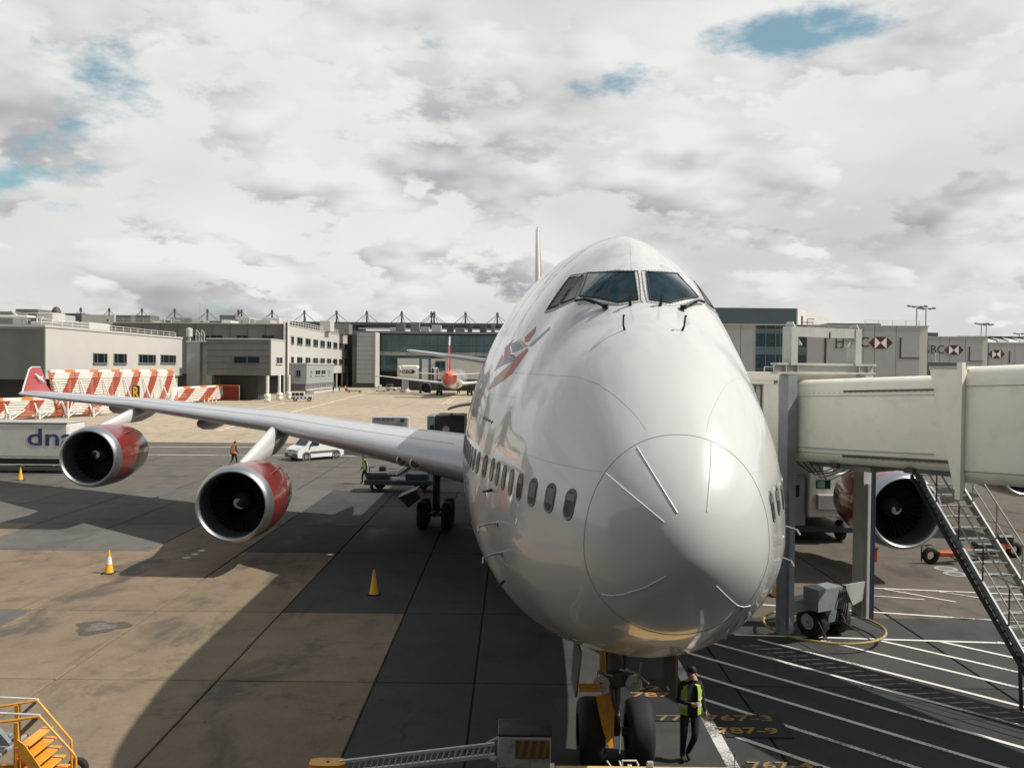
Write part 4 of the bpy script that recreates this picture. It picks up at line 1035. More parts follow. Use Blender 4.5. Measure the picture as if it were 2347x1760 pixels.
# ------------------------------------------------------------------ people
def person(loc, rz, label, J_, top, vest, legs=cloth_dark, hood=False, scale=1.0, hair_m=None, skinm=None):
    """J_: joint positions (metres, local; figure faces -y). Body is one skinned mesh"""
    t = thing('person', loc, label, 'person', None, rz)
    names = ['pelvis', 'waist', 'chest', 'neck', 'head', 'headtop', 'ls', 'le', 'lw', 'lh', 'rs', 're', 'rw', 'rh', 'lhip', 'lk', 'la', 'lt', 'rhip', 'rk', 'ra', 'rt']
    edges = [('pelvis', 'waist'), ('waist', 'chest'), ('chest', 'neck'), ('neck', 'head'), ('head', 'headtop'), ('chest', 'ls'), ('ls', 'le'), ('le', 'lw'), ('lw', 'lh'),
             ('chest', 'rs'), ('rs', 're'), ('re', 'rw'), ('rw', 'rh'), ('pelvis', 'lhip'), ('lhip', 'lk'), ('lk', 'la'), ('la', 'lt'), ('pelvis', 'rhip'), ('rhip', 'rk'), ('rk', 'ra'), ('ra', 'rt')]
    rad = dict(pelvis=(.165, .125), waist=(.155, .115), chest=(.175, .13), neck=(.062, .065), head=(.085, .10), headtop=(.078, .09), ls=(.075, .07), le=(.052, .052), lw=(.036, .030), lh=(.045, .022),
               rs=(.075, .07), re=(.052, .052), rw=(.036, .030), rh=(.045, .022), lhip=(.105, .105), lk=(.070, .072), la=(.048, .05), lt=(.050, .035), rhip=(.105, .105), rk=(.070, .072), ra=(.048, .05), rt=(.050, .035))
    me = bpy.data.meshes.new('body'); ix = {n: i for i, n in enumerate(names)}
    me.from_pydata([Vector(J_[n]) * scale for n in names], [(ix[a], ix[b]) for a, b in edges], [])
    ob = bpy.data.objects.new('body', me); COL.objects.link(ob)
    md = ob.modifiers.new('skin', 'SKIN'); md.use_smooth_shade = True
    for i, n in enumerate(names):
        sv = me.skin_vertices[0].data[i]; sv.radius = (rad[n][0] * scale, rad[n][1] * scale); sv.use_root = (n == 'pelvis')
    ss = ob.modifiers.new('sub', 'SUBSURF'); ss.levels = 2; ss.render_levels = 2
    dg = bpy.context.evaluated_depsgraph_get(); dg.update()
    m2 = bpy.data.meshes.new_from_object(ob.evaluated_get(dg)); bpy.data.objects.remove(ob, do_unlink=True)
    sk = skinm or skin
    m2.materials.clear()
    for mt in (top, legs, sk, rubber): m2.materials.append(mt)
    wz = J_['pelvis'][2] * scale + .02
    for p_ in m2.polygons:
        c = p_.center; p_.use_smooth = True
        if c.z > (J_['neck'][2] + .0) * scale: p_.material_index = 2
        elif min((c - Vector(J_['lh']) * scale).length, (c - Vector(J_['rh']) * scale).length) < .085 * scale: p_.material_index = 2
        elif c.z < .10 * scale: p_.material_index = 3
        elif c.z < wz and min((c - Vector(J_[k]) * scale).length for k in ('le', 're', 'lw', 'rw')) > .11: p_.material_index = 1
        else: p_.material_index = 0
    bo = bpy.data.objects.new('body', m2); COL.objects.link(bo); bo.parent = t; WM[bo] = WM[t]
    H = Vector(J_['head']) * scale; HT = Vector(J_['headtop']) * scale
    # face: nose, brows, ears, mouth
    fd = Vector((0, -1, 0))
    hc = (H + HT) / 2
    b = MB(); b.tube([hc + fd * .088 + Vector((0, 0, .02)), hc + fd * .122 + Vector((0, 0, -.03)), hc + fd * .095 + Vector((0, 0, -.045))], [.010, .017, .012], 6); b.build('nose', sk, t, local=True, smooth=True)
    for s in (-1, 1):
        b = MB(); b.lathe(hc + Vector((s * .083, 0, -.01)), (s, 0, 0), [(0, .032), (.015, .028), (.02, .01)], 10); b.build('ear', sk, t, local=True, smooth=True)
        b = MB(); b.lathe(hc + fd * .090 + Vector((s * .033, 0, .022)), fd, [(-.01, .014), (.004, .012), (.008, .004)], 8); b.build('eye', black, t, local=True)
    b = MB(); b.tube([hc + fd * .092 + Vector((-.024, 0, -.075)), hc + fd * .100 + Vector((0, 0, -.075)), hc + fd * .092 + Vector((.024, 0, -.075))], .006, 5); b.build('mouth', mat('lips', (.28, .11, .09), .6), t, local=True)
    b = MB(); rings = []
    for i in range(7):
        a = R(-8 + i * 15.5); rr = math.cos(a); zz = math.sin(a); rings.append([hc + Vector((math.cos(q) * .098 * rr, math.sin(q) * .112 * rr + .026, .035 + zz * .115 + max(0, -math.sin(q)) * .06 * rr)) for q in [2 * math.pi * k / 16 for k in range(16)]])
    b.loft(rings); b.build('hair', hair_m or hair_dark, t, local=True, smooth=True)
    if vest:
        PV, WA, CH, NK = [Vector(J_[k]) * scale for k in ('pelvis', 'waist', 'chest', 'neck')]
        b = MB(); rings = []; n = 28
        for (c, rx, ry) in ((PV + Vector((0, 0, -.06)), .215, .165), (WA, .205, .155), ((WA + CH) / 2, .215, .165), (CH + Vector((0, 0, .0)), .225, .160), (CH + Vector((0, 0, .10)), .20, .13), (NK + Vector((0, 0, -.045)), .115, .10)):
            ring = []
            for k in range(n + 1):
                a = -math.pi / 2 + .50 + (2 * math.pi - 1.0) * k / n; ring.append(c + Vector((math.cos(a) * rx * scale, math.sin(a) * ry * scale, 0)))
            rings.append(ring)
        b.loft(rings, cap=False, closed=False); v = b.build('vest', vest, t, local=True, smooth=True)
        for (z_, rx, ry) in ((.30, .2075, .1575), (.62, .2145, .1645)):
            c = PV + (CH - PV) * z_; b = MB(); ring = []
            for dz in (-.025, .025):
                ring.append([c + Vector((math.cos(a) * (rx + .012) * scale, math.sin(a) * (ry + .012) * scale, dz)) for a in [-math.pi / 2 + .50 + (2 * math.pi - 1.0) * k / n for k in range(n + 1)]])
            b.loft(ring, cap=False, closed=False); b.build('reflective_band', reflect, v, local=True, smooth=True)
    # fingers
    for w_, h_ in (('lw', 'lh'), ('rw', 'rh')):
        Wp, Hp = Vector(J_[w_]) * scale, Vector(J_[h_]) * scale; d = (Hp - Wp).normalized(); sdv = d.cross(Vector((0, 1, 0)))
        if sdv.length < .2: sdv = d.cross(Vector((1, 0, 0)))
        sdv.normalize(); nn = sdv.cross(d)
        b = MB()
        for k, L in enumerate((.068, .078, .074, .058)):
            o_ = Hp + sdv * (-.028 + k * .019); b.tube([o_, o_ + d * L * .55 + nn * .006, o_ + d * L * .95 + nn * .022], [.009, .0085, .007], 6)
        o_ = Wp + d * .03 + sdv * -.035; b.tube([o_, o_ + d * .035 - sdv * .018, o_ + d * .065 - sdv * .012], [.010, .0095, .008], 6)
        b.build('fingers', sk, t, local=True, smooth=True)
    return t
STAND = dict(pelvis=(0, 0, .98), waist=(0, .0, 1.12), chest=(0, .005, 1.36), neck=(0, 0, 1.53), head=(0, -.015, 1.62), headtop=(0, -.01, 1.72),
             ls=(-.19, 0, 1.45), le=(-.25, .03, 1.19), lw=(-.24, -.05, .95), lh=(-.24, -.08, .87), rs=(.19, 0, 1.45), re=(.25, .03, 1.19), rw=(.24, -.05, .95), rh=(.24, -.08, .87),
             lhip=(-.10, 0, .92), lk=(-.11, -.02, .50), la=(-.11, .02, .09), lt=(-.12, -.14, .04), rhip=(.10, 0, .92), rk=(.11, -.02, .50), ra=(.11, .02, .09), rt=(.12, -.14, .04))
near = dict(STAND); near.update(head=(.01, -.05, 1.615), headtop=(.01, -.045, 1.715), le=(-.27, .0, 1.17), lw=(-.06, -.21, 1.16), lh=(.02, -.23, 1.16), re=(.25, .04, 1.17), rw=(.29, -.02, .93), rh=(.30, -.04, .86),
            lk=(-.13, -.03, .50), la=(-.14, .0, .09), lt=(-.16, -.15, .04), rk=(.06, -.14, .52), ra=(-.02, .06, .12), rt=(-.03, -.09, .04))
p = G(1580, 1742); person((p.x, p.y, 0), .12, 'dark haired ground worker in open yellow vest standing beside the nose wheel', near, cloth_dark, hivis)
walk = dict(STAND); walk.update(chest=(0, -.04, 1.36), neck=(0, -.07, 1.52), head=(0, -.11, 1.60), headtop=(0, -.115, 1.70), ls=(-.19, -.03, 1.45), rs=(.19, -.03, 1.45), lw=(-.22, -.20, .98), lh=(-.22, -.25, .91), rw=(.24, .08, .95), rh=(.24, .06, .87),
            lk=(-.10, -.16, .52), la=(-.10, -.16, .10), lt=(-.10, -.31, .05), rk=(.10, .03, .50), ra=(.10, .27, .16), rt=(.10, .16, .05))
p = G(837, 1109); person((p.x, p.y, 0), -1.2, 'ground worker in yellow vest walking beneath the wing near the belt loader', walk, cloth_navy, hivis)
p = G(536, 1068); person((p.x, p.y, 0), 2.6, 'worker in orange vest and dark hat walking behind the inboard red engine', walk, cloth_dark, hivis_or, scale=1.02)

# ------------------------------------------------------------------ vehicles
def road_wheel(par, x, y, r=.31, w=.2, loc_x=True):
    b = MB(); wheel(b, (x, y, r), r, w, axis=(1, 0, 0)); t = b.build('wheel', rubber, par, smooth=40, local=True)
    b = MB(); b.lathe((x - w / 2 - .004, y, r), (1, 0, 0), [(0, .02), (0, r * .6), (w + .008, r * .6), (w + .008, .02)], 18); b.build('rim', bare_metal, t, smooth=40, local=True)
def van(loc, rz, label):
    """small panel van, front faces -y"""
    t = thing('van', loc, label, 'van', None, rz)
    prof = [(-2.12, .30), (-2.17, .55), (-2.08, .86), (-1.80, 1.04), (-1.36, 1.16), (-.72, 1.84), (-.45, 1.96), (1.7, 1.96), (2.06, 1.90), (2.12, 1.1), (2.12, .32), (1.9, .24), (-1.9, .24)]
    b = MB(); rings = []
    for (x, k) in ((-.86, .0), (-.90, .5), (-.80, 1.0)):
        pass
    L = [Vector((-.90 + (.14 * max(0, (z - 1.0)) / .8), y, z)) for y, z in prof]; Rr_ = [Vector((-v.x, v.y, v.z)) for v in L]
    Li = [Vector((v.x + .06, v.y + (0.02 if v.y < 0 else -.02), v.z + (.02 if v.z > 1.7 else 0))) for v in L]; Ri = [Vector((-v.x, v.y, v.z)) for v in Li]
    b.loft([L, Li, Ri, Rr_]); b.build('body', car_white, t, local=True, smooth=25)
    def panel(name, mt, pts, off): 
        m = MB(); m.prism(pts, off); return m.build(name, mt, t, local=True)
    panel('windscreen', glass_dark, [(-.70, -1.34, 1.20), (.70, -1.34, 1.20), (.62, -.76, 1.82), (-.62, -.76, 1.82)], (0, -.03, .02))
    for s in (-1, 1):
        panel('side_window', glass_dark, [(s * .875, -1.10, 1.16), (s * .875, -.2, 1.16), (s * .80, -.2, 1.72), (s * .80, -.58, 1.72)], (s * .02, 0, 0))
        panel('headlight', lamp_glass, [(s * .55, -2.12, .80), (s * .86, -1.98, .80), (s * .86, -1.80, 1.0), (s * .56, -1.98, .96)], (s * .02, -.05, .02))
        panel('side_moulding', plastic_grey, [(s * .905, -1.0, .58), (s * .905, 1.3, .58), (s * .905, 1.3, .72), (s * .905, -1.0, .72)], (s * .015, 0, 0))
        m = MB(); m.bbox(min(s * .92, s * 1.10), max(s * .92, s * 1.10), -1.0, -.88, 1.10, 1.28, .03); m.build('mirror', plastic_grey, t, local=True)
        m = MB(); m.lathe((s * .80, -1.35, .32), (s, 0, 0), [(0, .40), (.105, .40), (.105, .30)], 20); m.lathe((s * .80, 1.4, .32), (s, 0, 0), [(0, .40), (.105, .40), (.105, .3)], 20); m.build('wheel_arch', plastic_grey, t, local=True)
        for y in (-1.35, 1.4): road_wheel(t, s * .80, y)
    panel('bumper', plastic_grey, [(-.84, -2.14, .26), (.84, -2.14, .26), (.86, -2.17, .60), (-.86, -2.17, .60)], (0, -.06, 0))
    panel('grille', plastic_grey, [(-.50, -2.13, .74), (.50, -2.13, .74), (.50, -2.09, .82), (-.50, -2.09, .82)], (0, -.05, 0))
    panel('number_plate', logo_white, [(-.26, -2.235, .44), (.26, -2.235, .44), (.26, -2.235, .55), (-.26, -2.235, .55)], (0, -.01, 0))
    panel('dash_cloth', logo_white, [(-.1, -1.10, 1.18), (.5, -1.10, 1.18), (.5, -1.0, 1.22), (-.1, -1.0, 1.22)], (0, .05, 0))
    return t
a = G(706, 1056); van((a.x + .2, a.y + 1.5, 0), R(-44), 'small white panel van driving towards the camera under the wing')

def offroader(loc, rz, label):
    t = thing('patrol_car', loc, label, 'car', None, rz)
    b = MB(); b.bbox(-.9, .9, -2.2, 2.2, .5, 1.05, .06); b.bbox(-.86, .86, -.55, 2.15, 1.05, 1.95, .10); b.build('body', car_white, t, local=True)
    b = MB(); b.bbox(-.80, .80, -.50, 2.10, 1.95, 2.03, .03); b.build('roof', mat('roof_yellow', (.62, .50, .10), .5), t, local=True)
    for s in (-1, 1):
        b = MB(); b.box(min(s * .905, s * .92), max(s * .905, s * .92), -2.0, 2.1, .55, .95); b.build('stripe', logo_black, t, local=True)
        for k in range(4):
            b = MB(); b.box(min(s * .92, s * .93), max(s * .92, s * .93), -1.2 + k * .75, -.85 + k * .75, .62, .88); b.build('marking', logo_white, t, local=True)
        for (y0, y1) in ((-.35, .45), (.6, 1.3), (1.4, 2.0)):
            b = MB(); b.box(min(s * .86, s * .885), max(s * .86, s * .885), y0, y1, 1.2, 1.8); b.build('side_window', glass_dark, t, local=True)
        for y in (-1.4, 1.4): road_wheel(t, s * .76, y, .38, .24)
    b = MB(); b.prism([(-.75, -.60, 1.15), (.75, -.60, 1.15), (.72, -.50, 1.85), (-.72, -.50, 1.85)], (0, -.03, 0)); b.build('windscreen', glass_dark, t, local=True)
    b = MB(); b.bbox(-.85, .85, -2.32, -2.18, .45, .65, .03); b.build('bumper', plastic_grey, t, local=True)
    return t
p = G(690, 920); offroader((p.x, p.y + 1, 0), R(100), 'white and black patrol off-roader parked by the grey kiosk')

def small_tractor(loc, rz, label, mt=car_white):
    t = thing('baggage_tractor', loc, label, 'tractor', None, rz)
    b = MB(); b.bbox(-.7, .7, -1.5, 1.5, .4, .95, .05); b.bbox(-.65, .65, .2, 1.4, .95, 1.2, .05); b.build('body', mt, t, local=True)
    b = MB()
    for x in (-.6, .6):
        for y in (-.2, 1.3): b.beam((x, y, .95), (x, y, 1.95), .06, .06, up=(1, 0, 0))
    b.bbox(-.68, .68, -.3, 1.4, 1.95, 2.02, .02); b.build('canopy', mt, t, local=True)
    b = MB(); b.bbox(-.3, .3, .5, .9, 1.1, 1.6, .05); b.build('seat', black, t, local=True)
    for s in (-1, 1):
        for y in (-1.0, 1.0): road_wheel(t, s * .62, y, .32, .2)
    return t
p = G(897, 896); small_tractor((p.x, p.y, 0), R(80), 'white open baggage tractor near the tail of the distant airliner')
p = G(872, 897); t = thing('baggage_dolly', (p.x, p.y, 0), 'white loaded baggage dolly at the foot of the grey tower', 'dolly')
b = MB(); b.bbox(-1.6, 1.6, -.8, .8, .45, .6, .03); b.build('deck', white_steel, t, local=True)
for k, (x, h) in enumerate(((-1.0, 1.5), (-.1, 1.9), (.8, 1.2))):
    b = MB(); b.bbox(x - .4, x + .4, -.6, .6, .6, h, .08); b.build('load', white_steel, t, local=True)
for s in (-1, 1):
    for y in (-1.1, 1.1):
        b = MB(); wheel(b, (y, s * .7, .2), .2, .12, axis=(0, 1, 0)); b.build('wheel', rubber, t, local=True)
p = G(812, 899); t = thing('tow_dolly', (p.x, p.y, 0), 'low dark empty dolly standing before the grey kiosk row', 'dolly')
b = MB(); b.bbox(-2.2, 2.2, -.8, .8, .35, .55, .03); b.bbox(-2.2, -2.0, -.8, .8, .55, 1.1, .02); b.build('deck', dark_metal, t, local=True)
for s in (-1, 1):
    for y in (-1.5, 1.5):
        b = MB(); wheel(b, (y, s * .7, .2), .2, .14, axis=(0, 1, 0)); b.build('wheel', rubber, t, local=True)

# white lettered trailer at the left edge
a = G(160, 1086); X1, Y1 = a.x, a.y
t = thing('box_trailer', (X1 - 6, Y1 + 1.2, 0), 'long white box trailer lettered in blue at the left edge', 'trailer')
b = MB(); b.bbox(X1 - 13, X1 - .2, Y1 + .1, Y1 + 2.5, 1.08, 3.35, .10); bd = b.build('box', mat('trailer_white', (.62, .60, .56), .5, var=.03, dirt=(.4, .36, .3), dscale=1, damt=.3), t)
b = MB(); b.bbox(X1 - 13, X1 - .2, Y1 + .06, Y1 + 2.54, 3.35, 3.45, .03); b.build('top_rail', pale_steel, t)
b = MB(); b.bbox(X1 - 13, X1 - .2, Y1 + .06, Y1 + 2.5, .98, 1.08, .02); b.bbox(X1 - 13, X1 - .3, Y1 + .2, Y1 + 2.4, .62, .98, .02, 1); b.bbox(X1 - 13, X1 - .2, Y1 + .04, Y1 + 2.5, .54, .62, .02); b.build('chassis', [pale_steel, black], t)
for x in (-2.2, -3.4, -9.5):
    b = MB(); wheel(b, (X1 + x, Y1 + .45, .42), .42, .3, axis=(0, 1, 0)); b.build('wheel', rubber, t)
    b = MB(); wheel(b, (X1 + x, Y1 + 2.1, .42), .42, .3, axis=(0, 1, 0)); b.build('wheel', rubber, t)
b = MB(); b.bbox(X1 - 13, X1 - .4, Y1 + .10, Y1 + .14, .20, .50, .01); b.build('side_guard', plastic_grey, t)
c = AT(60, 1003, Y1 + .09); text_mesh('lettering', 'dnata', navy_ink, t, (c.x, Y1 + .09, c.z - .01), (1, 0, 0), (0, 0, 1), 1.62, .008, .018, align='LEFT', width=1.42)

# grey air freight container on a dolly
t = thing('freight_container', (AT(893, 1000, 72).x, 72, 0), 'grey airfreight container on a dolly behind the wing', 'container')
A0, A1 = AT(853, 956, 71).x, AT(931, 956, 71).x
b = MB(); b.bbox(A0, A1, 71, 73, 1.0, 2.75, .03); cbx = b.build('box', mat('container_grey', (.33, .33, .325), .5, .1, var=.08, vscale=1.5), t)
b = MB(); b.bbox(A0 - .2, A1 + .4, 70.9, 73.1, .55, .95, .03); b.build('dolly', white_steel, t)
b = MB(); b.bbox(A1 + .03, A1 + .25, 71, 71.3, 1.0, 2.75, .02); b.build('post', white_steel, t)
for x in (A0 + .4, A1 - .4):
    b = MB(); wheel(b, (x, 71.3, .28), .28, .16, axis=(0, 1, 0)); wheel(b, (x, 72.7, .28), .28, .16, axis=(0, 1, 0)); b.build('wheel', rubber, t)
text_mesh('lettering', 'AAZ 00150 VS', ink_dark, t, ((A0 + A1) / 2 - .45, 70.985, 2.56), (1, 0, 0), (0, 0, 1), .30, .004, .008)
text_mesh('lettering', 'virgin atlantic', ink_dark, t, ((A0 + A1) / 2 - .2, 70.985, 1.75), (1, 0, 0), (0, 0, 1), .36, .004, .004)
b = MB(); b.tube([((A0 + A1) / 2 + .55, 70.98, 1.85), ((A0 + A1) / 2 + .75, 70.98, 2.0), ((A0 + A1) / 2 + .65, 70.98, 1.9), ((A0 + A1) / 2 + .85, 70.98, 1.98)], .03, 5); b.bbox(A1 - .55, A1 - .15, 70.97, 70.99, 2.3, 2.65, .004); b.beam((A0 + .5, 70.98, 2.18), (A1 - .1, 70.98, 2.12), .015, .03); b.build('printed_mark', ink_dark, t)

# dark high-lift box beside the open cargo door
XA, XB = AT(979, 960, 50.5).x, AT(1064, 960, 50.5).x
t = thing('cargo_loader', ((XA + XB) / 2, 51.5, 0), 'dark box bodied loader raised beside the rear of the airliner', 'loader')
zt_ = AT(1000, 952, 50.5).z
b = MB(); b.bbox(XA + .55, XB, 50.5, 54.0, 1.3, zt_, .04); lb = b.build('box', mat('loader_dark', (.03, .025, .025), .6, var=.2), t)
b = MB(); b.bbox(XA, XA + .53, 50.5, 53.5, 1.0, zt_ - .02, .04); cb = b.build('cab', mat('cab_green_grey', (.17, .20, .20), .5, var=.1), t)
b = MB(); b.box(XA + .20, XA + .47, 50.47, 50.51, zt_ - 1.05, zt_ - .68); b.build('window', glass_dark, cb)
b = MB(); b.bbox(XA, XB, 50.6, 53.8, .6, 1.0, .05); b.build('chassis', dark_metal, t)
for x in (XA + .4, XB - .4):
    for y in (51.2, 53.2):
        b = MB(); wheel(b, (x, y, .42), .42, .3); b.build('wheel', rubber, t)
sx = AT(1022, 985, 50.2).x; sz = AT(1022, 985, 50.2).z
b = MB(); b.lathe((sx, 50.3, sz), (0, 1, 0), [(0, .01), (0, .26), (.05, .26), (.05, .01)], 8); b.beam((sx, 50.33, sz - .26), (sx, 50.33, 1.2), .04, .04, up=(1, 0, 0)); b.build('paddle', pale_steel, t)
b = MB(); b.tube([(XB - .9, 50.8, zt_), (XB - .9, 50.8, zt_ + .16)], .10, 10); b.build('beacon', orange_gear, t)

# belt loader under the wing
p0, p1 = G(835, 1128), G(1000, 1128)
t = thing('belt_loader', ((p0.x + p1.x) / 2, p0.y, 0), 'grey belt loader with raised conveyor in the shade under the wing', 'belt loader')
b = MB(); b.bbox(p0.x, p1.x, p0.y - .2, p0.y + 1.6, .45, .75, .04); b.bbox(p0.x + .1, p0.x + 1.4, p0.y, p0.y + 1.4, .75, 1.15, .04); b.bbox(p1.x - 1.8, p1.x - .5, p0.y, p0.y + 1.4, .75, 1.1, .04); b.build('chassis', dark_metal, t)
b = MB(); b.beam((p0.x + .2, p0.y + .2, .98), (p0.x + 2.0, p0.y + .2, 1.02), .5, .14); b.beam((p0.x + 1.9, p0.y + .2, 1.02), (p1.x + .3, p0.y + .8, 2.75), .75, .16); cv = b.build('conveyor', dark_metal, t)
for dy in (-.42, .42):
    b = MB(); b.tube([(p0.x + 1.9, p0.y + .2 + dy, 1.25), (p1.x + .3, p0.y + .8 + dy, 2.98)], .03, 6); b.tube([(p0.x + .2, p0.y + .2 + dy, 1.2), (p0.x + 1.9, p0.y + .2 + dy, 1.25)], .03, 6)
    for k in range(6):
        q = k / 5; b.tube([(p0.x + 1.9 + q * (p1.x - p0.x - 1.6), p0.y + .2 + dy + .6 * q, 1.05 + 1.73 * q), (p0.x + 1.9 + q * (p1.x - p0.x - 1.6), p0.y + .2 + dy + .6 * q, 1.25 + 1.73 * q)], .02, 6)
    b.build('guard_rail', galv, cv)
for x in (p0.x + .7, p1.x - .9):
    for y in (p0.y - .05, p0.y + 1.45):
        b = MB(); wheel(b, (x, y, .36), .36, .22, axis=(0, 1, 0)); b.build('wheel', rubber, t)
b = MB(); b.tube([(p0.x + .3, p0.y, 1.1), (p0.x + .3, p0.y, 1.5), (p0.x + .6, p0.y, 1.5)], .03, 6); b.bbox(p0.x + .8, p0.x + 1.2, p0.y + .3, p0.y + .7, 1.1, 1.5, .05); b.build('seat', black, t)

# service truck behind the bridge column
p = G(1860, 1240); tx, ty = 10.75, 28.6
t = thing('service_truck', (tx + 1, ty + 2, 0), 'white service truck in deep shade seen between the bridge columns', 'truck')
z_ = 2.05
b = MB(); b.bbox(tx - 1.15, tx - .05, ty + .2, ty + 2.4, .7, 2.85, .08); cabt = b.build('cab', mat('truck_cab', (.25, .27, .28), .5), t)
b = MB(); b.bbox(tx, tx + 2.1, ty, ty + 5, 1.15, 3.05, .05); bx = b.build('box', white_steel, t)
b = MB(); b.bbox(tx + .30, tx + .92, ty - .03, ty + .02, 2.38, 2.75, .01); wn = b.build('window', glass_dark, bx); b = MB(); b.box(tx + .34, tx + .66, ty - .04, ty - .031, 2.42, 2.71); b.build('pane', mat('pane_green', (.20, .30, .26), .2), wn)
b = MB(); b.bbox(tx + .3, tx + 1.9, ty - .25, ty, 1.5, 2.15, .03); b.build('locker', pale_steel, t)
b = MB(); b.bbox(tx - .95, tx - .35, ty + .16, ty + .21, 2.0, 2.5, .01); b.build('windscreen', glass_teal, cabt)
b = MB(); b.bbox(tx - 1.15, tx + 2.1, ty + .2, ty + 4.8, .45, .72, .03); b.build('chassis', dark_metal, t)
for x in (tx - .8, tx + 1.7):
    for y in (ty + .9, ty + 3.8):
        b = MB(); wheel(b, (x, y, .45), .45, .3); b.build('wheel', rubber, t)

# orange ground equipment by the port engine
p = G(2165, 1292)
t = thing('towing_arm', (p.x, p.y, 0), 'orange and black tow bar on wheels beyond the service stairs', 'tow bar')
b = MB(); b.beam((p.x - .2, p.y, .42), (p.x + 3.2, p.y + 1.2, .48), .16, .16); b.bbox(p.x - .3, p.x + .7, p.y - .2, p.y + .2, .32, .5, .03); b.build('bar', orange_gear, t)
for x in (-.55, 3.4):
    b = MB(); wheel(b, (p.x + x, p.y + (0 if x < 0 else 1.25), .32), .32, .18, axis=(0, 1, 0)); b.build('wheel', rubber, t, smooth=40)
b = MB(); b.tube([(p.x - .9, p.y, .1), (p.x - .9, p.y, .7), (p.x - .5, p.y, .75)], .03, 6); b.build('handle', dark_metal, t); b = MB(); b.bbox(p.x + 1.4, p.x + 2.2, p.y + .3, p.y + .8, .3, .75, .05); b.build('motor', dark_metal, t); b = MB(); b.bbox(p.x + 2.6, p.x + 3.3, p.y + 1.0, p.y + 1.6, .6, .95, .08); b.build('frame', dark_metal, t)
p = G(1998, 1285); t = thing('chock_box', (p.x, p.y, 0), 'small orange box on the apron behind the pale bridge column', 'box')
b = MB(); b.bbox(p.x - .18, p.x + .16, p.y - .2, p.y + .2, 0.02, .5, .03); b.build('box', orange_gear, t); b = MB(); b.bbox(p.x - .2, p.x + .18, p.y - .22, p.y + .22, .5, .56, .015); b.build('lid', black, t)

# tow tractor in front of the nose wheel (only its far edge reaches the picture)
def tz(u, v, z): return G(u, v, z)
a, c = G(1268, 1751, 1.15), G(1676, 1751, 1.15)
t = thing('tow_tractor', ((a.x + c.x) / 2, a.y - 2.5, 0), 'flat pale yellow tow tractor just below the nose at the bottom edge', 'tractor')
b = MB(); b.bbox(a.x, c.x, a.y - 1.5, a.y, .75, 1.15, .04); b.build('body', pale_yellow, t); b = MB(); b.bbox(a.x + .1, c.x - .1, a.y - 4.9, a.y - 1.5, .45, 1.05, .05); b.bbox(a.x + .1, c.x - .1, a.y - 1.5, a.y - .05, .3, .75, .04); b.build('chassis', dark_metal, t)
b = MB(); b.bbox(a.x - .05, a.x + .02, a.y - .4, a.y + .02, .95, 1.17, .01); b.build('bumper_end', white_steel, t)
q = G(1483, 1745, 1.16)
b = MB(); b.bbox(q.x - .07, q.x + .07, a.y - .30, a.y - .14, 1.15, 1.19, .01); b.bbox(q.x - .05, q.x + .05, a.y - .22, a.y - .16, 1.19, 1.30, .01); b.build('lug', pale_steel, t)
q = G(1440, 1745, 1.16)
b = MB(); b.tube([(q.x - .1, a.y + .05, 1.0), (q.x - .1, a.y + .05, 1.20), (q.x + .12, a.y + .05, 1.20), (q.x + .15, a.y + .05, 1.14), (q.x + .15, a.y + .05, 1.0)], .016, 6); b.bbox(q.x - .02, q.x + .05, a.y + .02, a.y + .08, 1.0, 1.14, .01)
b.tube([(q.x - .22, a.y + .10, 1.0), (q.x - .30, a.y + .42, 1.02)], .014, 6); b.tube([(q.x - .08, a.y + .10, 1.0), (q.x - .10, a.y + .42, 1.02)], .014, 6); b.build('hitch_frame', white_steel, t)
q = G(1676, 1750, 1.15); b = MB(); b.tube([(q.x - .02, a.y - .2, 1.15), (q.x - .02, a.y - .2, 1.45)], .008, 5); b.build('aerial', black, t)
for x in (a.x + .3, c.x - .3):
    for y in (a.y - .9, a.y - 4.0):
        b = MB(); wheel(b, (x, y, .5), .5, .4); b.build('wheel', rubber, t, smooth=40)
b = MB(); b.bbox(a.x + .3, a.x + 1.5, a.y - 4.6, a.y - 3.4, 1.05, 1.75, .06); b.build('cab', dark_metal, t)
b = MB(); b.bbox(a.x + .25, c.x - .25, a.y - 1.4, a.y - .6, 1.15, 1.17, .006); b.build('deck_panel', pale_yellow, t)

# ground power cart with lattice drawbar
A = G(1140, 1745, .42); Bq = G(1262, 1740, .42)
t = thing('power_cart', ((A.x + Bq.x) / 2, A.y, 0), 'low white ground power cart with striped board and lattice drawbar', 'cart')
b = MB(); b.bbox(A.x, Bq.x, A.y, A.y + .6, .30, .86, .02); b.build('body', mat('cart_white', (.50, .52, .50), .5, var=.1, vscale=4, dirt=(.1, .09, .08), dscale=6, damt=.7), t)
b = MB(); b.bbox(A.x + .32, Bq.x - .03, A.y - .03, A.y - .004, .50, .82, .006); sb_ = b.build('warning_board', mat('board_brown', (.16, .10, .06), .5, var=.1), t)
for k in range(4):
    x = A.x + .36 + k * .145; b = MB(); b.prism([(x, A.y - .032, .51), (x + .06, A.y - .032, .51), (x + .12, A.y - .032, .81), (x + .06, A.y - .032, .81)], (0, -.004, 0)); b.build('stripe', mat('stripe_amber', (.30, .19, .05), .5), sb_)
b = MB(); b.bbox(A.x, Bq.x + .02, A.y, A.y + .7, .86, .92, .02); b.build('lid', dark_metal, t)
b = MB(); b.cyl((A.x - .12, A.y - .06, .50), (A.x - .02, A.y - .1, .50), .06, 12); b.tube([(A.x, A.y + .1, .8), (A.x - .2, A.y + .1, .7), (A.x - .15, A.y + .05, .45)], .03, 6); b.build('coupling', galv, t)
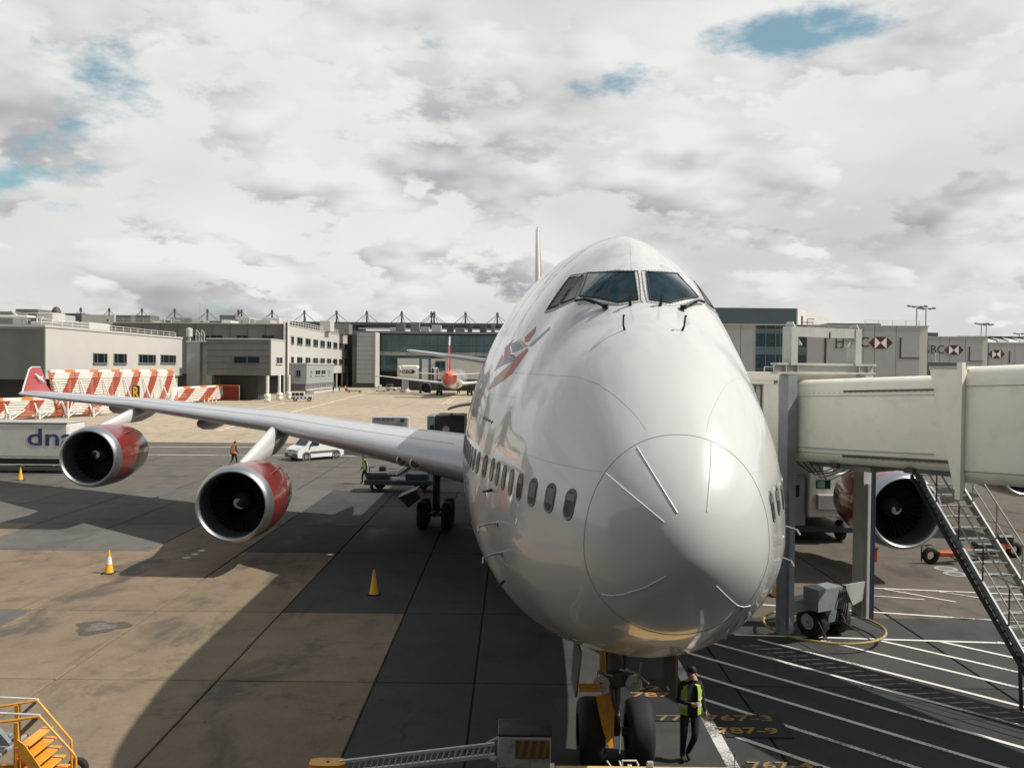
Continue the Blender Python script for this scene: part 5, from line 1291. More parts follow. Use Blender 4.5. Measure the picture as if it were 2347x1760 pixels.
D1 = Vector((A.x - .05, A.y + .05, .62)); D0 = G(778, 1758, .40)
b = MB(); up = Vector((0, 0, 1))
b.beam(D0 + up * .10, D1 + up * .10, .05, .05); b.beam(D0 - up * .10, D1 - up * .10, .06, .06); db = b.build('drawbar', white_steel, t)
b = MB(); n = 26
for k in range(n):
    u0 = D0 + (D1 - D0) * (k / n); u1 = D0 + (D1 - D0) * ((k + .6) / n); b.beam(u0 - up * .09, u1 + up * .09, .03, .02)
b.build('lattice', white_steel, db)
b = MB(); nn = 20; E0 = D0 + Vector((-.20, -.02, .06))
b.add([E0 + Vector((math.copysign(abs(math.cos(a_))**.6, math.cos(a_)) * .32, math.copysign(abs(math.sin(a_))**.6, math.sin(a_)) * .16, dz)) for dz in (-.05, .05) for a_ in [2 * math.pi * k / nn for k in range(nn)]],
      [tuple(reversed(range(nn))), tuple(range(nn, 2 * nn))] + [(k, (k + 1) % nn, nn + (k + 1) % nn, nn + k) for k in range(nn)])
b.build('eye_plate', yellow, t); b = MB(); b.cyl(E0 + up * .045, E0 + up * .056, .03, 12); b.build('eye', black, t)
for x in (A.x + .25, Bq.x - .25):
    b = MB(); wheel(b, (x, A.y + .2, .20), .20, .12, axis=(0, 1, 0)); wheel(b, (x, A.y + .8, .2), .2, .12, axis=(0, 1, 0)); b.build('wheel', rubber, t)

# yellow step stand bottom left
sY = G(165, 1752, .34).y; t = thing('step_stand', (G(120, 1752, .3).x, sY, 0), 'yellow wheeled step stand with handrails at the bottom left corner', 'step stand')
pp = lambda x, y, dY=0.0: AT(x * .1356, 1560 + y * .1356, sY + dY)
b = MB(); b.tube([pp(-40, 440, 0), pp(300, 385, 0), pp(630, 330, 0), pp(1205, 1000, -.1), pp(1212, 1100, -.1), pp(1212, 1480, -.1)], .022, 8); b.tube([pp(-40, 700, -.75), pp(300, 655, -.75), pp(670, 600, -.75), pp(1230, 1210, -.85), pp(1280, 1290, -.85), pp(1285, 1480, -.85)], .022, 8); b.build('handrail', yellow, t, smooth=True)
b = MB(); b.tube([pp(-60, 275, .02), pp(650, 308, .02)], .018, 8); b.tube([pp(-60, 540, -.73), pp(680, 575, -.73)], .018, 8); b.build('safety_bar', white_steel, t, smooth=True)
b = MB(); b.beam(pp(295, 400), pp(290, 1500), .07, .07, up=(1, 0, 0)); b.beam(pp(290, 690, -.75), pp(290, 1600, -.75), .09, .07, up=(1, 0, 0)); b.build('post', yellow, t)
b = MB(); b.beam(pp(600, 360, .02), pp(380, 560, .02), .05, .05); b.build('brace', grey_steel, t); b = MB(); b.beam(pp(640, 600, -.7), pp(230, 1010, -.7), .07, .07); b.build('brace', grey_steel, t)
for k in range(5):
    a_ = pp(310 + k * 75, 1080 + k * 165, -.70); b = MB(); b.bbox(a_.x, a_.x + .20, a_.y - .1, a_.y + .75, a_.z - .03, a_.z, .006); b.bbox(a_.x, a_.x + .015, a_.y - .1, a_.y + .75, a_.z - .25, a_.z - .03, .002); b.build('tread', yellow, t)
b = MB(); b.prism([pp(300, 980, -.82), pp(430, 1080, -.82), pp(720, 1500, -.82), pp(640, 1640, -.82), pp(330, 1250, -.82)], (0, -.02, 0)); b.build('stringer', yellow, t)
a_ = pp(130, 1000, -.4); b = MB(); b.bbox(a_.x - .6, a_.x + .12, a_.y - .4, a_.y + .45, a_.z - .12, a_.z - .06, .01); b.bbox(a_.x - .5, a_.x + .0, a_.y - .42, a_.y - .36, a_.z - .06, a_.z + .22, .01); b.build('platform', galv, t)
a_ = pp(60, 1050, -.5); b = MB(); b.beam(pp(-40, 820, -.6), pp(160, 1050, -.6), .10, .05); b.bbox(a_.x - .2, a_.x + .12, a_.y, a_.y + .1, a_.z - .1, a_.z + .15, .02); b.build('linkage', grey_steel, t)
c_ = G(165, 1752, .34); b = MB(); wheel(b, (c_.x, sY + .2, .19), .19, .12, axis=(0, 1, 0)); b.build('wheel', rubber, t, smooth=40); b = MB(); wheel(b, (c_.x, sY - .8, .19), .19, .12, axis=(0, 1, 0)); b.build('wheel', rubber, t, smooth=40)
b = MB(); b.beam((c_.x - 2.0, sY, .3), (c_.x, sY, .3), .08, .08); b.beam((c_.x - 2.0, sY - .8, .3), (c_.x, sY - .8, .3), .08, .08); b.build('base_frame', yellow, t)
# ------------------------------------------------------------------ buildings
def wall_window(par, a, b, z0, z1, n, mull=(), fr=.12, frame=None, glass=None, sill=True):
    """window on a vertical wall between ground points a and b; n = outward normal; mull = fractions"""
    a, b, n = Vector((a[0], a[1], 0)), Vector((b[0], b[1], 0)), Vector(n); d = (b - a).normalized(); L = (b - a).length
    frame = frame or window_frame_m; glass = glass or glass_win; U = Vector((0, 0, 1))
    m = MB()
    for s0, s1, za, zb in ((0, L, z0 - fr / 2, z0 + fr / 2), (0, L, z1 - fr / 2, z1 + fr / 2)):
        m.obox(a + d * (s0 + s1) / 2 + U * (za + zb) / 2 + n * .08, d, n, U, (s1 - s0) / 2 + fr / 2, .08, (zb - za) / 2)
    for f in (0, 1) + tuple(mull):
        m.obox(a + d * L * f + U * (z0 + z1) / 2 + n * .077, d, n, U, fr / 2, .075, (z1 - z0) / 2 - fr / 2)
    if sill: m.obox(a + d * L / 2 + U * (z0 - fr) + n * .14, d, n, U, L / 2 + .2, .14, .05)
    w = m.build('window', frame, par)
    m = MB(); m.obox(a + d * L / 2 + U * (z0 + z1) / 2 + n * .015, d, n, U, L / 2, .014, (z1 - z0) / 2); m.build('pane', glass, w)
    return w
def railing(par, pts, h=1.1, step=2.0, mt=None, r=.04):
    m = MB(); U = Vector((0, 0, 1)); pts = [Vector(p) for p in pts]
    for a, b in zip(pts[:-1], pts[1:]):
        m.tube([a + U * h, b + U * h], r, 5); m.tube([a + U * h * .5, b + U * h * .5], r, 5); k = int((b - a).length / step)
        for i in range(k + 1):
            q = a + (b - a) * (i / max(1, k)); m.tube([q, q + U * h], r, 5)
    return m.build('railing', mt or white_steel, par)

# A: cream block on the left
AX, AY0, AY1, AZ0, AZ1 = -71.0, 119.0, 172.0, 5.05, 12.7
A_ = thing('cargo_building', (-90, 145, 0), 'long cream clad building with four dark windows behind the blast fence', 'building')
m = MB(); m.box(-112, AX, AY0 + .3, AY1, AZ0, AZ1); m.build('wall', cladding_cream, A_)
m = MB(); m.box(-112, AX - .02, AY0, AY0 + .3, AZ0 - .1, AZ1 - .3); m.build('end_wall', cladding_grey_shade, A_)  # grey face has the shade of this end in its colour
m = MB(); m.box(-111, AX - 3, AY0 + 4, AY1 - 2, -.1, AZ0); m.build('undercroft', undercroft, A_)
m = MB(); m.box(-112, AX + .15, AY0 - .1, AY1 + .1, AZ1, AZ1 + .35); m.build('parapet', cladding_white, A_)
for k in range(8):
    y = AY0 + 1 + k * 7.2; m = MB(); m.cyl((AX - .6, y, 0), (AX - .6, y, AZ0), .28, 12); m.build('column', pale_steel, A_, smooth=40)
for k in range(4):
    x = AX - 3 - k * 8.; m = MB(); m.cyl((x, AY0 + .8, 0), (x, AY0 + .8, AZ0), .28, 12); m.build('column', pale_steel, A_, smooth=40)
for (x0, x1, y0, y1, mu) in ((1072, 1228, 552, 665, (.27, .78)), (1310, 1452, 556, 667, (.27, .78)), (1597, 1788, 565, 665, (.18, .52, .86)), (1850, 2020, 570, 663, (.17, .52, .86))):
    p0 = ATX(x0 * .1989, 700 + y0 * .1989, AX); p1 = ATX(x1 * .1989, 700 + y1 * .1989, AX)
    wall_window(A_, p0, p1, p1.z if p1.z < p0.z else p0.z, max(p0.z, ATX(x0 * .1989, 700 + y0 * .1989, AX).z), (1, 0, 0), mu, .10, mat('frame_mid', (.16, .17, .17), .5))
railing(A_, [(AX - 1, AY0 + 1, AZ1 + .35), (AX - 1, AY1 - 1, AZ1 + .35)], .9, 3)
# plant on its roof
def roof_box(par, x0, x1, y0, y1, z0, z1, mt, name='plant_unit'):
    m = MB(); m.bbox(x0, x1, y0, y1, z0, z1, .08); return m.build(name, mt, par)
zr = AZ1 + .35
def rb_px(par, u0, u1, v0, v1, Y, depth, mt, name='plant_unit', zbot=None):
    a, b = AT(u0, v0, Y), AT(u1, v1, Y); return roof_box(par, a.x, b.x, Y, Y + depth, zbot if zbot is not None else b.z, a.z, mt, name)
rb_px(A_, -40, 84, 742, 752, 126, 12, cladding_grey_shade, zbot=zr)
rb_px(A_, 70, 205, 737, 752, 150, 8, cladding_white, zbot=zr); rb_px(A_, 88, 120, 716, 745, 160, 5, cladding_white, zbot=zr); rb_px(A_, -30, 30, 713, 730, 158, 6, roof_grey, zbot=zr); rb_px(A_, 35, 88, 708, 725, 163, 6, roof_grey, zbot=zr)
rb_px(A_, -20, 62, 722, 727, 150, 3, white_steel, zbot=None); rb_px(A_, 125, 150, 722, 745, 165, 4, pale_steel, zbot=zr)
m = MB(); a = AT(25, 712, 155); b2 = AT(45, 730, 155); m.beam(a, b2, .5, .3); m.build('duct', cladding_white, A_)
for (u, v) in ((55, 733), (85, 728), (120, 733), (165, 738)):
    a = AT(u, v, 152); m = MB(); m.tube([(a.x, a.y, zr), (a.x, a.y, a.z), (a.x + 1.2, a.y, a.z)], .12, 6); m.build('vent_pipe', white_steel, A_)
railing(A_, [AT(62, 738, 148), AT(86, 738, 148), AT(135, 738, 148)], 1.6, 2.2)
m = MB(); m.lathe(AT(129, 716, 165), (0, 0, 1), [(-.4, .9), (.2, .9), (.9, .55), (1.2, .02)], 14); m.build('cowl', mast_dark, A_, smooth=True)
a = AT(141, 742, 160); m = MB(); m.tube([(a.x, a.y, zr), (a.x, a.y, AT(141, 695, 160).z)], .07, 5); m.build('aerial', white_steel, A_)

# tall blocks behind the cream building
t = thing('plant_tower', (AT(225, 740, 232).x, 232, 0), 'white rooftop block with a small dark window between roof masts', 'building')
a, b2 = AT(187, 721, 230), AT(262, 757, 230); m = MB(); m.box(a.x, b2.x, 230, 245, 0, a.z); w_ = m.build('wall', cladding_white, t)
a, b2 = AT(143, 718, 232), AT(187, 750, 232); m = MB(); m.box(a.x, b2.x - .02, 232, 244, 0, a.z); m.build('annex', cladding_bluegrey, t)
a, b2 = AT(245, 731, 230), AT(250, 737, 230); wall_window(t, a, b2, b2.z, a.z, (0, -1, 0), (), .1)

# grey stair block between the cream block and the grey office box
t = thing('stair_block', (-66.5, 176, 0), 'narrow grey stair tower with rooftop ladders beside the cream building', 'building')
a, b2 = AT(428, 784, 172.5), AT(458, 784, 172.5); m = MB(); m.box(a.x, b2.x, 172.5, 180, 0, a.z); m.build('wall', cladding_lgrey, t)
m = MB(); m.box(b2.x, b2.x + 2.0, 174, 181, 0, a.z); m.build('side_wall', cladding_cream, t)
m = MB(); m.box(a.x - .1, b2.x + 2.1, 172.3, 181, a.z, a.z + .25); m.build('parapet', cladding_white, t)
for u in (453, 465):
    q = AT(u, 784, 175); m = MB()
    for dx in (-.35, .35): m.tube([(q.x + dx, q.y, a.z), (q.x + dx, q.y, a.z + 2.0), (q.x, q.y - .6, a.z + 2.6)], .06, 5)
    for k in range(5): m.tube([(q.x - .35, q.y, a.z + .4 * k + .2), (q.x + .35, q.y, a.z + .4 * k + .2)], .04, 5)
    m.build('ladder', white_steel, t)
q = AT(434, 765, 175); m = MB(); m.lathe((q.x, q.y, a.z), (0, 0, 1), [(0, .3), (1.2, .3), (1.2, .65), (2.9, .65), (3.1, .2), (3.1, .01)], 12); m.build('flue', cladding_cream, t, smooth=40)

# B: office block with two rows of windows, and its projecting box
BX, BY0, BY1, BZ1 = -61.0, 214.0, 306.0, 17.9
B_ = thing('office_building', (-80, 250, 0), 'pale office block with two rows of windows and white drainpipes', 'building')
xl = AT(258, 742, BY0).x
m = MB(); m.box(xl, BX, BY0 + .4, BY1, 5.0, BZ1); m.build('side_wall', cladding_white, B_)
m = MB(); m.box(xl, BX - .03, BY0 + .02, BY0 + .4, 5.0, BZ1 - .1); fw = m.build('front_wall', cladding_grey_shade, B_)  # shaded front of the block, shade put into the colour
for k in range(9):
    x = BX - .2 - k * 4.5; m = MB(); m.box(x - .05, x + .05, BY0 - .04, BY0 + .02, 12.7, BZ1 - .1); m.build('panel_joint', undercroft, fw)
for (x0, x1) in ((15, 205), (215, 355), (515, 648), (808, 945)):
    p0, p1 = AT(440 + x0 * .1989, 700 + 345 * .1989, BY0), AT(440 + x1 * .1989, 700 + 392 * .1989, BY0); wall_window(B_, p0, p1, p1.z, p0.z, (0, -1, 0), (.5,), .12, frame_dark, sill=False)
p0, p1 = AT(357, 761, BY0), AT(383, 770, BY0); wall_window(B_, p0, p1, p1.z, p0.z, (0, -1, 0), (.5,), .12, frame_dark, sill=False)
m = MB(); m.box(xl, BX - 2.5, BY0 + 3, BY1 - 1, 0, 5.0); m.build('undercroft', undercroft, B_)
for k in range(10):
    y = BY0 + 3 + k * 9.5; m = MB(); m.cyl((BX - .6, y, 0), (BX - .6, y, 5.0), .35, 12); m.build('column', pale_steel, B_, smooth=40)
WB = [(1142, 1170), (1210, 1270), (1307, 1362), (1397, 1448), (1478, 1526), (1556, 1600), (1628, 1670), (1694, 1733), (1757, 1790)]
zz = [(ATX(440 + 1240 * .1989, 700 + v * .1989, BX).z) for v in (447, 370, 672, 598)]
for (x0, x1) in WB:
    p0, p1 = ATX(440 + x0 * .1989, 790, BX), ATX(440 + x1 * .1989, 790, BX)
    for (za, zb) in ((zz[0], zz[1]), (zz[2], zz[3])):
        wall_window(B_, p0, p1, za, zb, (1, 0, 0), (.55,) if x1 - x0 > 30 else (), .14, mat('frame_mid', (.16, .17, .17), .5))
m = MB(); m.box(xl, BX + .15, BY0 - .1, BY1, BZ1, BZ1 + .25); m.build('parapet', cladding_white, B_)
railing(B_, [(BX - .3, BY0 + 1, BZ1 + .25), (BX - .3, BY1 - 1, BZ1 + .25)], 1.3, 3.0, None, .07)
for u in (652, 660):
    q = AT(u, 800, BY0 - .6); m = MB(); m.tube([(q.x, q.y, 0), (q.x, q.y, BZ1 + .8)], .28, 10); m.build('drainpipe', white_steel, B_, smooth=40)
m = MB(); q = AT(656, 800, BY0 - .2); m.box(q.x - .25, q.x + .25, BY0 - .35, BY0 - .05, 5, BZ1 + .5); m.build('pipe_channel', cladding_bluegrey, B_)
# rooftop plant on B
for (u0, u1, v0, v1, Y, mt) in ((300, 345, 722, 738, 225, cladding_grey_shade), (390, 440, 728, 741, 228, roof_grey), (503, 540, 722, 741, 232, cladding_grey_shade), (540, 572, 727, 741, 230, cladding_white), (573, 583, 730, 741, 226, cladding_cream), (600, 640, 728, 738, 236, cladding_white), (733, 757, 735, 752, 262, cladding_white), (265, 300, 722, 742, 222, cladding_grey_shade), (508, 530, 734, 742, 218, white_steel), (585, 620, 733, 739, 222, pale_steel), (760, 800, 742, 757, 285, roof_grey)):
    rb_px(B_, u0, u1, v0, v1, Y, 6, mt, zbot=BZ1 + .25)
for k in range(14):
    u = 330 + k * 22 + rnd.uniform(-6, 6); q = AT(u, 735, 226); m = MB(); h = rnd.uniform(.8, 2.4); m.tube([(q.x, q.y, BZ1 + .2), (q.x, q.y, BZ1 + h)], .12, 5); m.tube([(q.x, q.y, BZ1 + h * .8), (q.x + rnd.uniform(1, 3), q.y, BZ1 + h * .8)], .12, 5); m.build('pipework', rnd.choice([white_steel, pale_steel, mast_dark]), B_)
rl = AT(258, 742, BY0 - .1); railing(B_, [(rl.x, BY0 + .4, BZ1 + .25), (BX - 8, BY0 + .4, BZ1 + .25)], .9, 2.4, pale_steel, .05)
for u in (458, 470):
    q = AT(u, 740, 220); m = MB(); m.tube([(q.x, 220, BZ1), (q.x, 220, AT(u, 694, 220).z)], .06, 5); m.build('aerial', pale_steel, B_)

O_ = thing('office_annex', (-58, 175, 0), 'grey box on columns with one long window in front of the offices', 'building')
OX, OY0, OY1 = -52.0, 170.0, 182.0; OZ0, OZ1 = AT(560, 860, OY0).z, AT(560, 778, OY0).z; ol = AT(474, 800, OY0).x
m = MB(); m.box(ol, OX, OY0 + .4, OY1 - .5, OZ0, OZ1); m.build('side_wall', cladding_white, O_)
m = MB(); m.box(ol, OX - .02, OY0, OY0 + .4, OZ0, OZ1 - .05); ofw = m.build('front_wall', cladding_grey_shade, O_)  # darker sheet carries the shade on the box front
m = MB(); m.box(ol - .1, OX + .1, OY0 - .1, OY1 - .4, OZ1, OZ1 + .25); m.build('parapet', cladding_white, O_)
for k in range(5):
    z_ = OZ0 + 1.3 + k * 1.3; m = MB(); m.box(ol + .05, OX - .06, OY0 - .02, OY0 + .02, z_, z_ + .05); m.build('panel_joint', undercroft, ofw)
for (x0, x1) in ((485, 632), (640, 780)):
    p0, p1 = AT(440 + x0 * .1989, 700 + 588 * .1989, OY0), AT(440 + x1 * .1989, 700 + 668 * .1989, OY0); wall_window(O_, p0, p1, p1.z, p0.z, (0, -1, 0), (), .1, frame_dark)
p0, p1 = ATX(440 + 968 * .1989, 700 + 595 * .1989, OX), ATX(440 + 1038 * .1989, 700 + 672 * .1989, OX); wall_window(O_, p0, p1, p1.z, p0.z, (1, 0, 0), (.5,), .1)
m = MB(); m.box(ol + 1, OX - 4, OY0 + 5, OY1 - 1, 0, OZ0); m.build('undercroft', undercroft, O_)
for (u, v) in ((613, 921), (640, 917), (662, 915)):
    q = G(u, v); m = MB(); m.cyl((q.x, q.y, 0), (q.x, q.y, OZ0), .33, 12); cl = m.build('column', white_steel, O_, smooth=40)
    for k in (0, 1):
        m = MB(); m.lathe((q.x, q.y, .15 + k * .78), (0, 0, 1), [(0, .34), (0, .58), (.1, .68), (.55, .68), (.65, .58), (.65, .34)], 18); m.build('collision_ring', [fence_white], cl, smooth=40)

K_ = thing('kiosk', (-58.4, 235, 0), 'small two storey grey kiosk with glazed ground floor below the offices', 'building')
KX, KY0, KY1 = -56.0, 218.0, 252.0; kz = AT(706, 835, KY0).z
m = MB(); m.box(-60.9, KX, KY0, KY1, 2.55, kz); m.build('upper_wall', cladding_lgrey, K_)
m = MB(); m.box(-60.9, KX + .15, KY0 - .15, KY1 + .1, kz, kz + .35); m.build('parapet', cladding_white, K_)
m = MB(); m.box(-60.9, KX - .4, KY0 + .4, KY1 - .2, 0, 2.55); m.build('base_wall', cladding_grey_shade, K_)
for (u0, u1) in ((1362, 1382), (1420, 1475), (1488, 1535), (1570, 1588)):
    p0, p1 = ATX(440 + u0 * .1989, 850, KX), ATX(440 + u1 * .1989, 850, KX); wall_window(K_, p0, p1, ATX(728, 700 + 800 * .1989, KX).z, ATX(728, 700 + 742 * .1989, KX).z, (1, 0, 0), (.5,), .16)
p0, p1 = AT(440 + 1205 * .1989, 850, KY0), AT(440 + 1252 * .1989, 850, KY0); wall_window(K_, p0, p1, AT(685, 862, KY0).z, AT(685, 849, KY0).z, (0, -1, 0), (.5,), .16, cladding_grey_shade)
for k in range(11):
    y = KY0 + 1.0 + k * 3.05; wall_window(K_, (KX - .4, y), (KX - .4, y + 2.9), 1.0, 2.4, (1, 0, 0), (.5,), .14, white_steel)
m = MB(); m.box(-61, KX + 1.5, KY0 + 2, KY1 + 3, 0, .45); m.build('plinth', cladding_cream, K_)
railing(K_, [(KX - .2, KY0, kz + .35), (KX - .2, KY1, kz + .35)], .8, 3.5, mast_dark, .05)

# far workers by the offices
for k, (u, v, mt, lb) in enumerate(((764, 899, cloth_dark, 'left one of three distant workers under the office block, in dark clothes'), (778, 898, teal_ink, 'middle one of three distant workers under the office block, in blue'), (792, 897, hivis_or, 'right one of three distant workers under the office block, in orange'))):
    q = G(u, v); person((q.x, q.y, 0), .5 * k, lb, STAND, mt, hivis if k == 1 else None)

# grey panelled tower
T_ = thing('lift_tower', (-53, 293, 0), 'plain grey panelled lift tower beside the glass terminal', 'building')
a, b2 = AT(818, 761, 289), AT(860, 889, 289)
m = MB(); m.box(a.x, b2.x, 289.1, 298, 0, a.z); m.build('core', undercroft, T_)
m = MB(); m.box(AT(808, 761, 291).x, a.x - .05, 291, 300, 0, a.z - .3); m.build('side_shaft', cladding_grey_shade, T_)
n = 11
for k in range(n):
    z0 = 1.6 + (a.z - 1.6) * k / n; z1 = 1.6 + (a.z - 1.6) * (k + 1) / n - .06
    m = MB(); m.box(a.x, b2.x - .35, 289.0, 289.1, z0, z1); m.build('panel', cladding_lgrey, T_)
m = MB(); m.box(b2.x - .3, b2.x + .05, 288.9, 298, .5, a.z + .05); m.build('lit_side_strip', cladding_white, T_)  # white strip colours in the tower's sunlit side

# glass terminal
C_ = thing('terminal', (-10, 310, 0), 'long glass fronted terminal with masts and cables along its roof', 'building')
CY0 = 300.0; zt1 = AT(1000, 768, CY0).z; zb1 = AT(1000, 850, CY0).z; zm1, zm2 = AT(1000, 808, CY0).z, AT(1000, 815, CY0).z
m = MB(); m.box(-62, 60, CY0 + .5, CY0 + 40, zb1 - .5, zt1 + .4); m.build('core', undercroft, C_)
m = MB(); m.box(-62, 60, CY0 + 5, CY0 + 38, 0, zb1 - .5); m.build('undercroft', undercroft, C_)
xg0 = AT(862, 800, CY0).x; npan = 26; pw = 2.75
for (z0, z1) in ((zm2, zm2 + (zt1 - zm2) * .48), (zm2 + (zt1 - zm2) * .48, zt1), (zb1, zm1)):
    for k in range(npan):
        x = xg0 + k * pw; m = MB(); m.box(x + .06, x + pw - .06, CY0 + .1, CY0 + .4, z0 + .05, z1 - .05); m.build('glass_panel', glass_teal, C_)
for k in range(npan):
    x = xg0 + k * pw; m = MB(); m.box(x + .03, x + pw - .03, CY0 - .1, CY0 + .4, zm1 + .04, zm2 - .04); m.build('spandrel', mat('spandrel', (.30, .31, .30), .5, var=.3, vscale=.2), C_)
    m = MB(); m.box(x - .04, x + .04, CY0 + .02, CY0 + .45, zb1, zt1); m.build('mullion', frame_dark, C_)
m = MB(); m.box(-62, 62, CY0 - .8, CY0 + 40, zt1 + .4, zt1 + 1.2); m.build('roof_edge', roof_grey, C_)
zr1 = AT(1000, 742, CY0 + 20).z
for k in range(30):
    x = -48 + k * 4.2 + rnd.uniform(-.5, .5); h = rnd.uniform(.4, 1.0) * (zr1 - zt1 - 1.2)
    m = MB(); y = CY0 + rnd.uniform(2, 14); m.bbox(x, x + rnd.uniform(1.2, 3.6), y, y + 3, zt1 + 1.2, zt1 + 1.2 + h, .1); m.build('plant_unit', rnd.choice([cladding_grey_shade, roof_grey, pale_steel, cladding_cream, mast_dark]), C_)
m = MB(); m.box(-220, 62, CY0 + 18, CY0 + 45, zr1 - 1.0, zr1 + .2); m.build('upper_roof', cladding_bluegrey, C_)
m = MB(); m.box(-220, -62, CY0 + 20, CY0 + 44, 0, zr1 - 1.0); m.build('rear_wall', cladding_grey_shade, C_)
for zz_ in (zr1 - 2.2, zr1 - 3.4):
    m = MB(); m.beam((-60, CY0 + 16, zz_), (60, CY0 + 16, zz_), .5, .5); m.build('roof_pipe', pale_steel, C_)
MU = [185, 250, 325, 400, 475, 546, 553, 623, 697, 771, 840, 920, 988, 994, 1066, 1139, 1212, 1286]
prev = None
for i, u in enumerate(MU):
    q = AT(u, 838, 330); zt_ = AT(u, 707 + (u - 185) * .0115, 330).z
    m = MB(); m.tube([(q.x, 330, zr1 - .5), (q.x, 330, zt_)], [.42, .26], 6); m.lathe((q.x, 330, zt_ - 1.2), (0, 0, 1), [(0, .28), (.3, .52), (1.2, .46), (1.7, .05)], 8); ms = m.build('roof_mast', mast_dark, C_)
    m = MB()
    for dx in (-5.2, 5.2): m.tube([(q.x, 330, zt_ - .6), (q.x + dx, 330, zr1)], .10, 4)
    m.tube([(q.x, 330, zt_ - .6), (q.x + 2.2, 330 - 6, zr1)], .12, 4); m.tube([(q.x, 330, zt_ - .6), (q.x - 1.5, 330 - 6, zr1)], .12, 4)
    m.build('cable', mast_dark, ms)

# pale pier behind the distant airliner
P_ = thing('pier_building', (-24, 268, 0), 'low white pier building with one dark window behind the distant airliner', 'building')
a, b2 = AT(911, 821, 262), AT(1112, 890, 262)
m = MB(); m.box(a.x, b2.x, 262.1, 276, 3.6, a.z); m.build('wall', cladding_white, P_)
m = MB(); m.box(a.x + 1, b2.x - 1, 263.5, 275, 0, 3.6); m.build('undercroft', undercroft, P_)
npn = 6
for k in range(npn):
    x0 = a.x + (b2.x - a.x) * k / npn; x1 = a.x + (b2.x - a.x) * (k + 1) / npn; m = MB(); m.box(x0 + .04, x1 - .04, 262.0, 262.1, 3.6, a.z); m.build('panel', cladding_white, P_)
p0, p1 = AT(998, 828, 261.95), AT(1020, 848, 261.95); wall_window(P_, p0, p1, p1.z, p0.z, (0, -1, 0), (.5,), .2, frame_dark, glass_teal)

# the bridge at the distant airliner
FB_ = thing('jet_bridge', (AT(935, 870, 236).x, 236, 0), 'small cream jet bridge with a blue steel portal by the distant airliner', 'jet bridge')
def fb(u0, u1, v0, v1, Y, d, mt, name, bev=.3):
    a, b_ = AT(u0, v0, Y), AT(u1, v1, Y); m = MB(); m.bbox(a.x, b_.x, Y, Y + d, b_.z, a.z, bev); return m.build(name, mt, FB_)
fb(910, 919, 839, 861, 246, 6, cladding_cream, 'rotunda'); fb(919, 958, 837, 866, 238, 4, cream_bridge, 'outer_tunnel'); fb(956, 988, 843, 872, 234, 3.5, cream_bridge, 'inner_tunnel'); fb(988, 1002, 842, 872, 231, 4, mat('cab_grey', (.36, .35, .31)), 'cab')
for u in (990, 996, 1001):
    a, b_ = AT(u, 844, 230.9), AT(u + 2.5, 870, 230.9); m = MB(); m.box(a.x, b_.x, 230.7, 230.95, b_.z, a.z); m.build('hood_rib', black if u != 996 else logo_white, FB_)
q = AT(938, 852, 237.8); text_mesh('lettering', 'HSBC', logo_red, FB_, (q.x - .9, 237.9, q.z), (1, 0, 0), (0, 0, 1), 1.5, .02, .03)
m = MB(); q2 = AT(943, 852, 237.8); m.prism([(q2.x - .2, 237.95, q2.z), (q2.x + .45, 237.95, q2.z + .6), (q2.x + 1.1, 237.95, q2.z), (q2.x + .45, 237.95, q2.z - .6)], (0, -.05, 0)); m.build('emblem', logo_red, FB_)
blue_steel = mat('blue_steel', (.05, .09, .13), .5)
a, b_ = AT(964, 820, 234), AT(985, 820, 234); zt_ = a.z
for x in (a.x, b_.x):
    m = MB(); m.beam((x, 234.2, 0), (x, 234.2, zt_), .7, .7, up=(1, 0, 0)); m.build('portal_post', blue_steel, FB_)
m = MB(); m.beam((a.x, 234.2, zt_), (b_.x, 234.2, zt_), .6, .6); m.build('portal_beam', blue_steel, FB_)
q = G(925, 900); m = MB(); m.lathe((q.x, 240, 0), (0, 0, 1), [(0, 1.6), (.5, 1.6), (1.0, 1.0), (AT(925, 866, 240).z, .9)], 14); m.build('pedestal', cladding_cream, FB_, smooth=40)

# distant twin jet seen from behind
tj = thing('airliner', (-17.3, 219, 0), 'distant white twin jet seen from behind with red tail cone', 'airplane')
m = MB(); rings = []
for (y, r, zc) in ((-26, .25, 5.65), (-25, .7, 5.6), (-22, 1.35, 5.2), (-17, 2.05, 4.7), (-10, 2.55, 4.32), (-4, 2.62, 4.25), (14, 2.62, 4.25), (19, 2.3, 4.1), (22, 1.4, 3.9), (23.5, .3, 3.8)):
    rings.append([Vector((math.cos(2 * math.pi * k / 28) * r, y, zc + math.sin(2 * math.pi * k / 28) * r)) for k in range(28)])
m.loft(rings); m.build('fuselage', white_paint, tj, local=True, smooth=50)
m = MB(); m.loft([[Vector((math.cos(2 * math.pi * k / 28) * (r + .03), y, zc + math.sin(2 * math.pi * k / 28) * (r + .03))) for k in range(28)] for (y, r, zc) in ((-26.02, .24, 5.65), (-25, .7, 5.6), (-22, 1.35, 5.2), (-18.5, 1.84, 4.85))], cap=True); m.build('tail_cone', mat('tail_cone_red', (.55, .10, .07), .4), tj, local=True, smooth=50)
m = MB(); m.lathe((0, -26.05, 5.65), (0, 1, 0), [(0, .01), (.02, .2), (.3, .2)], 12); m.build('exhaust', black, tj, local=True)
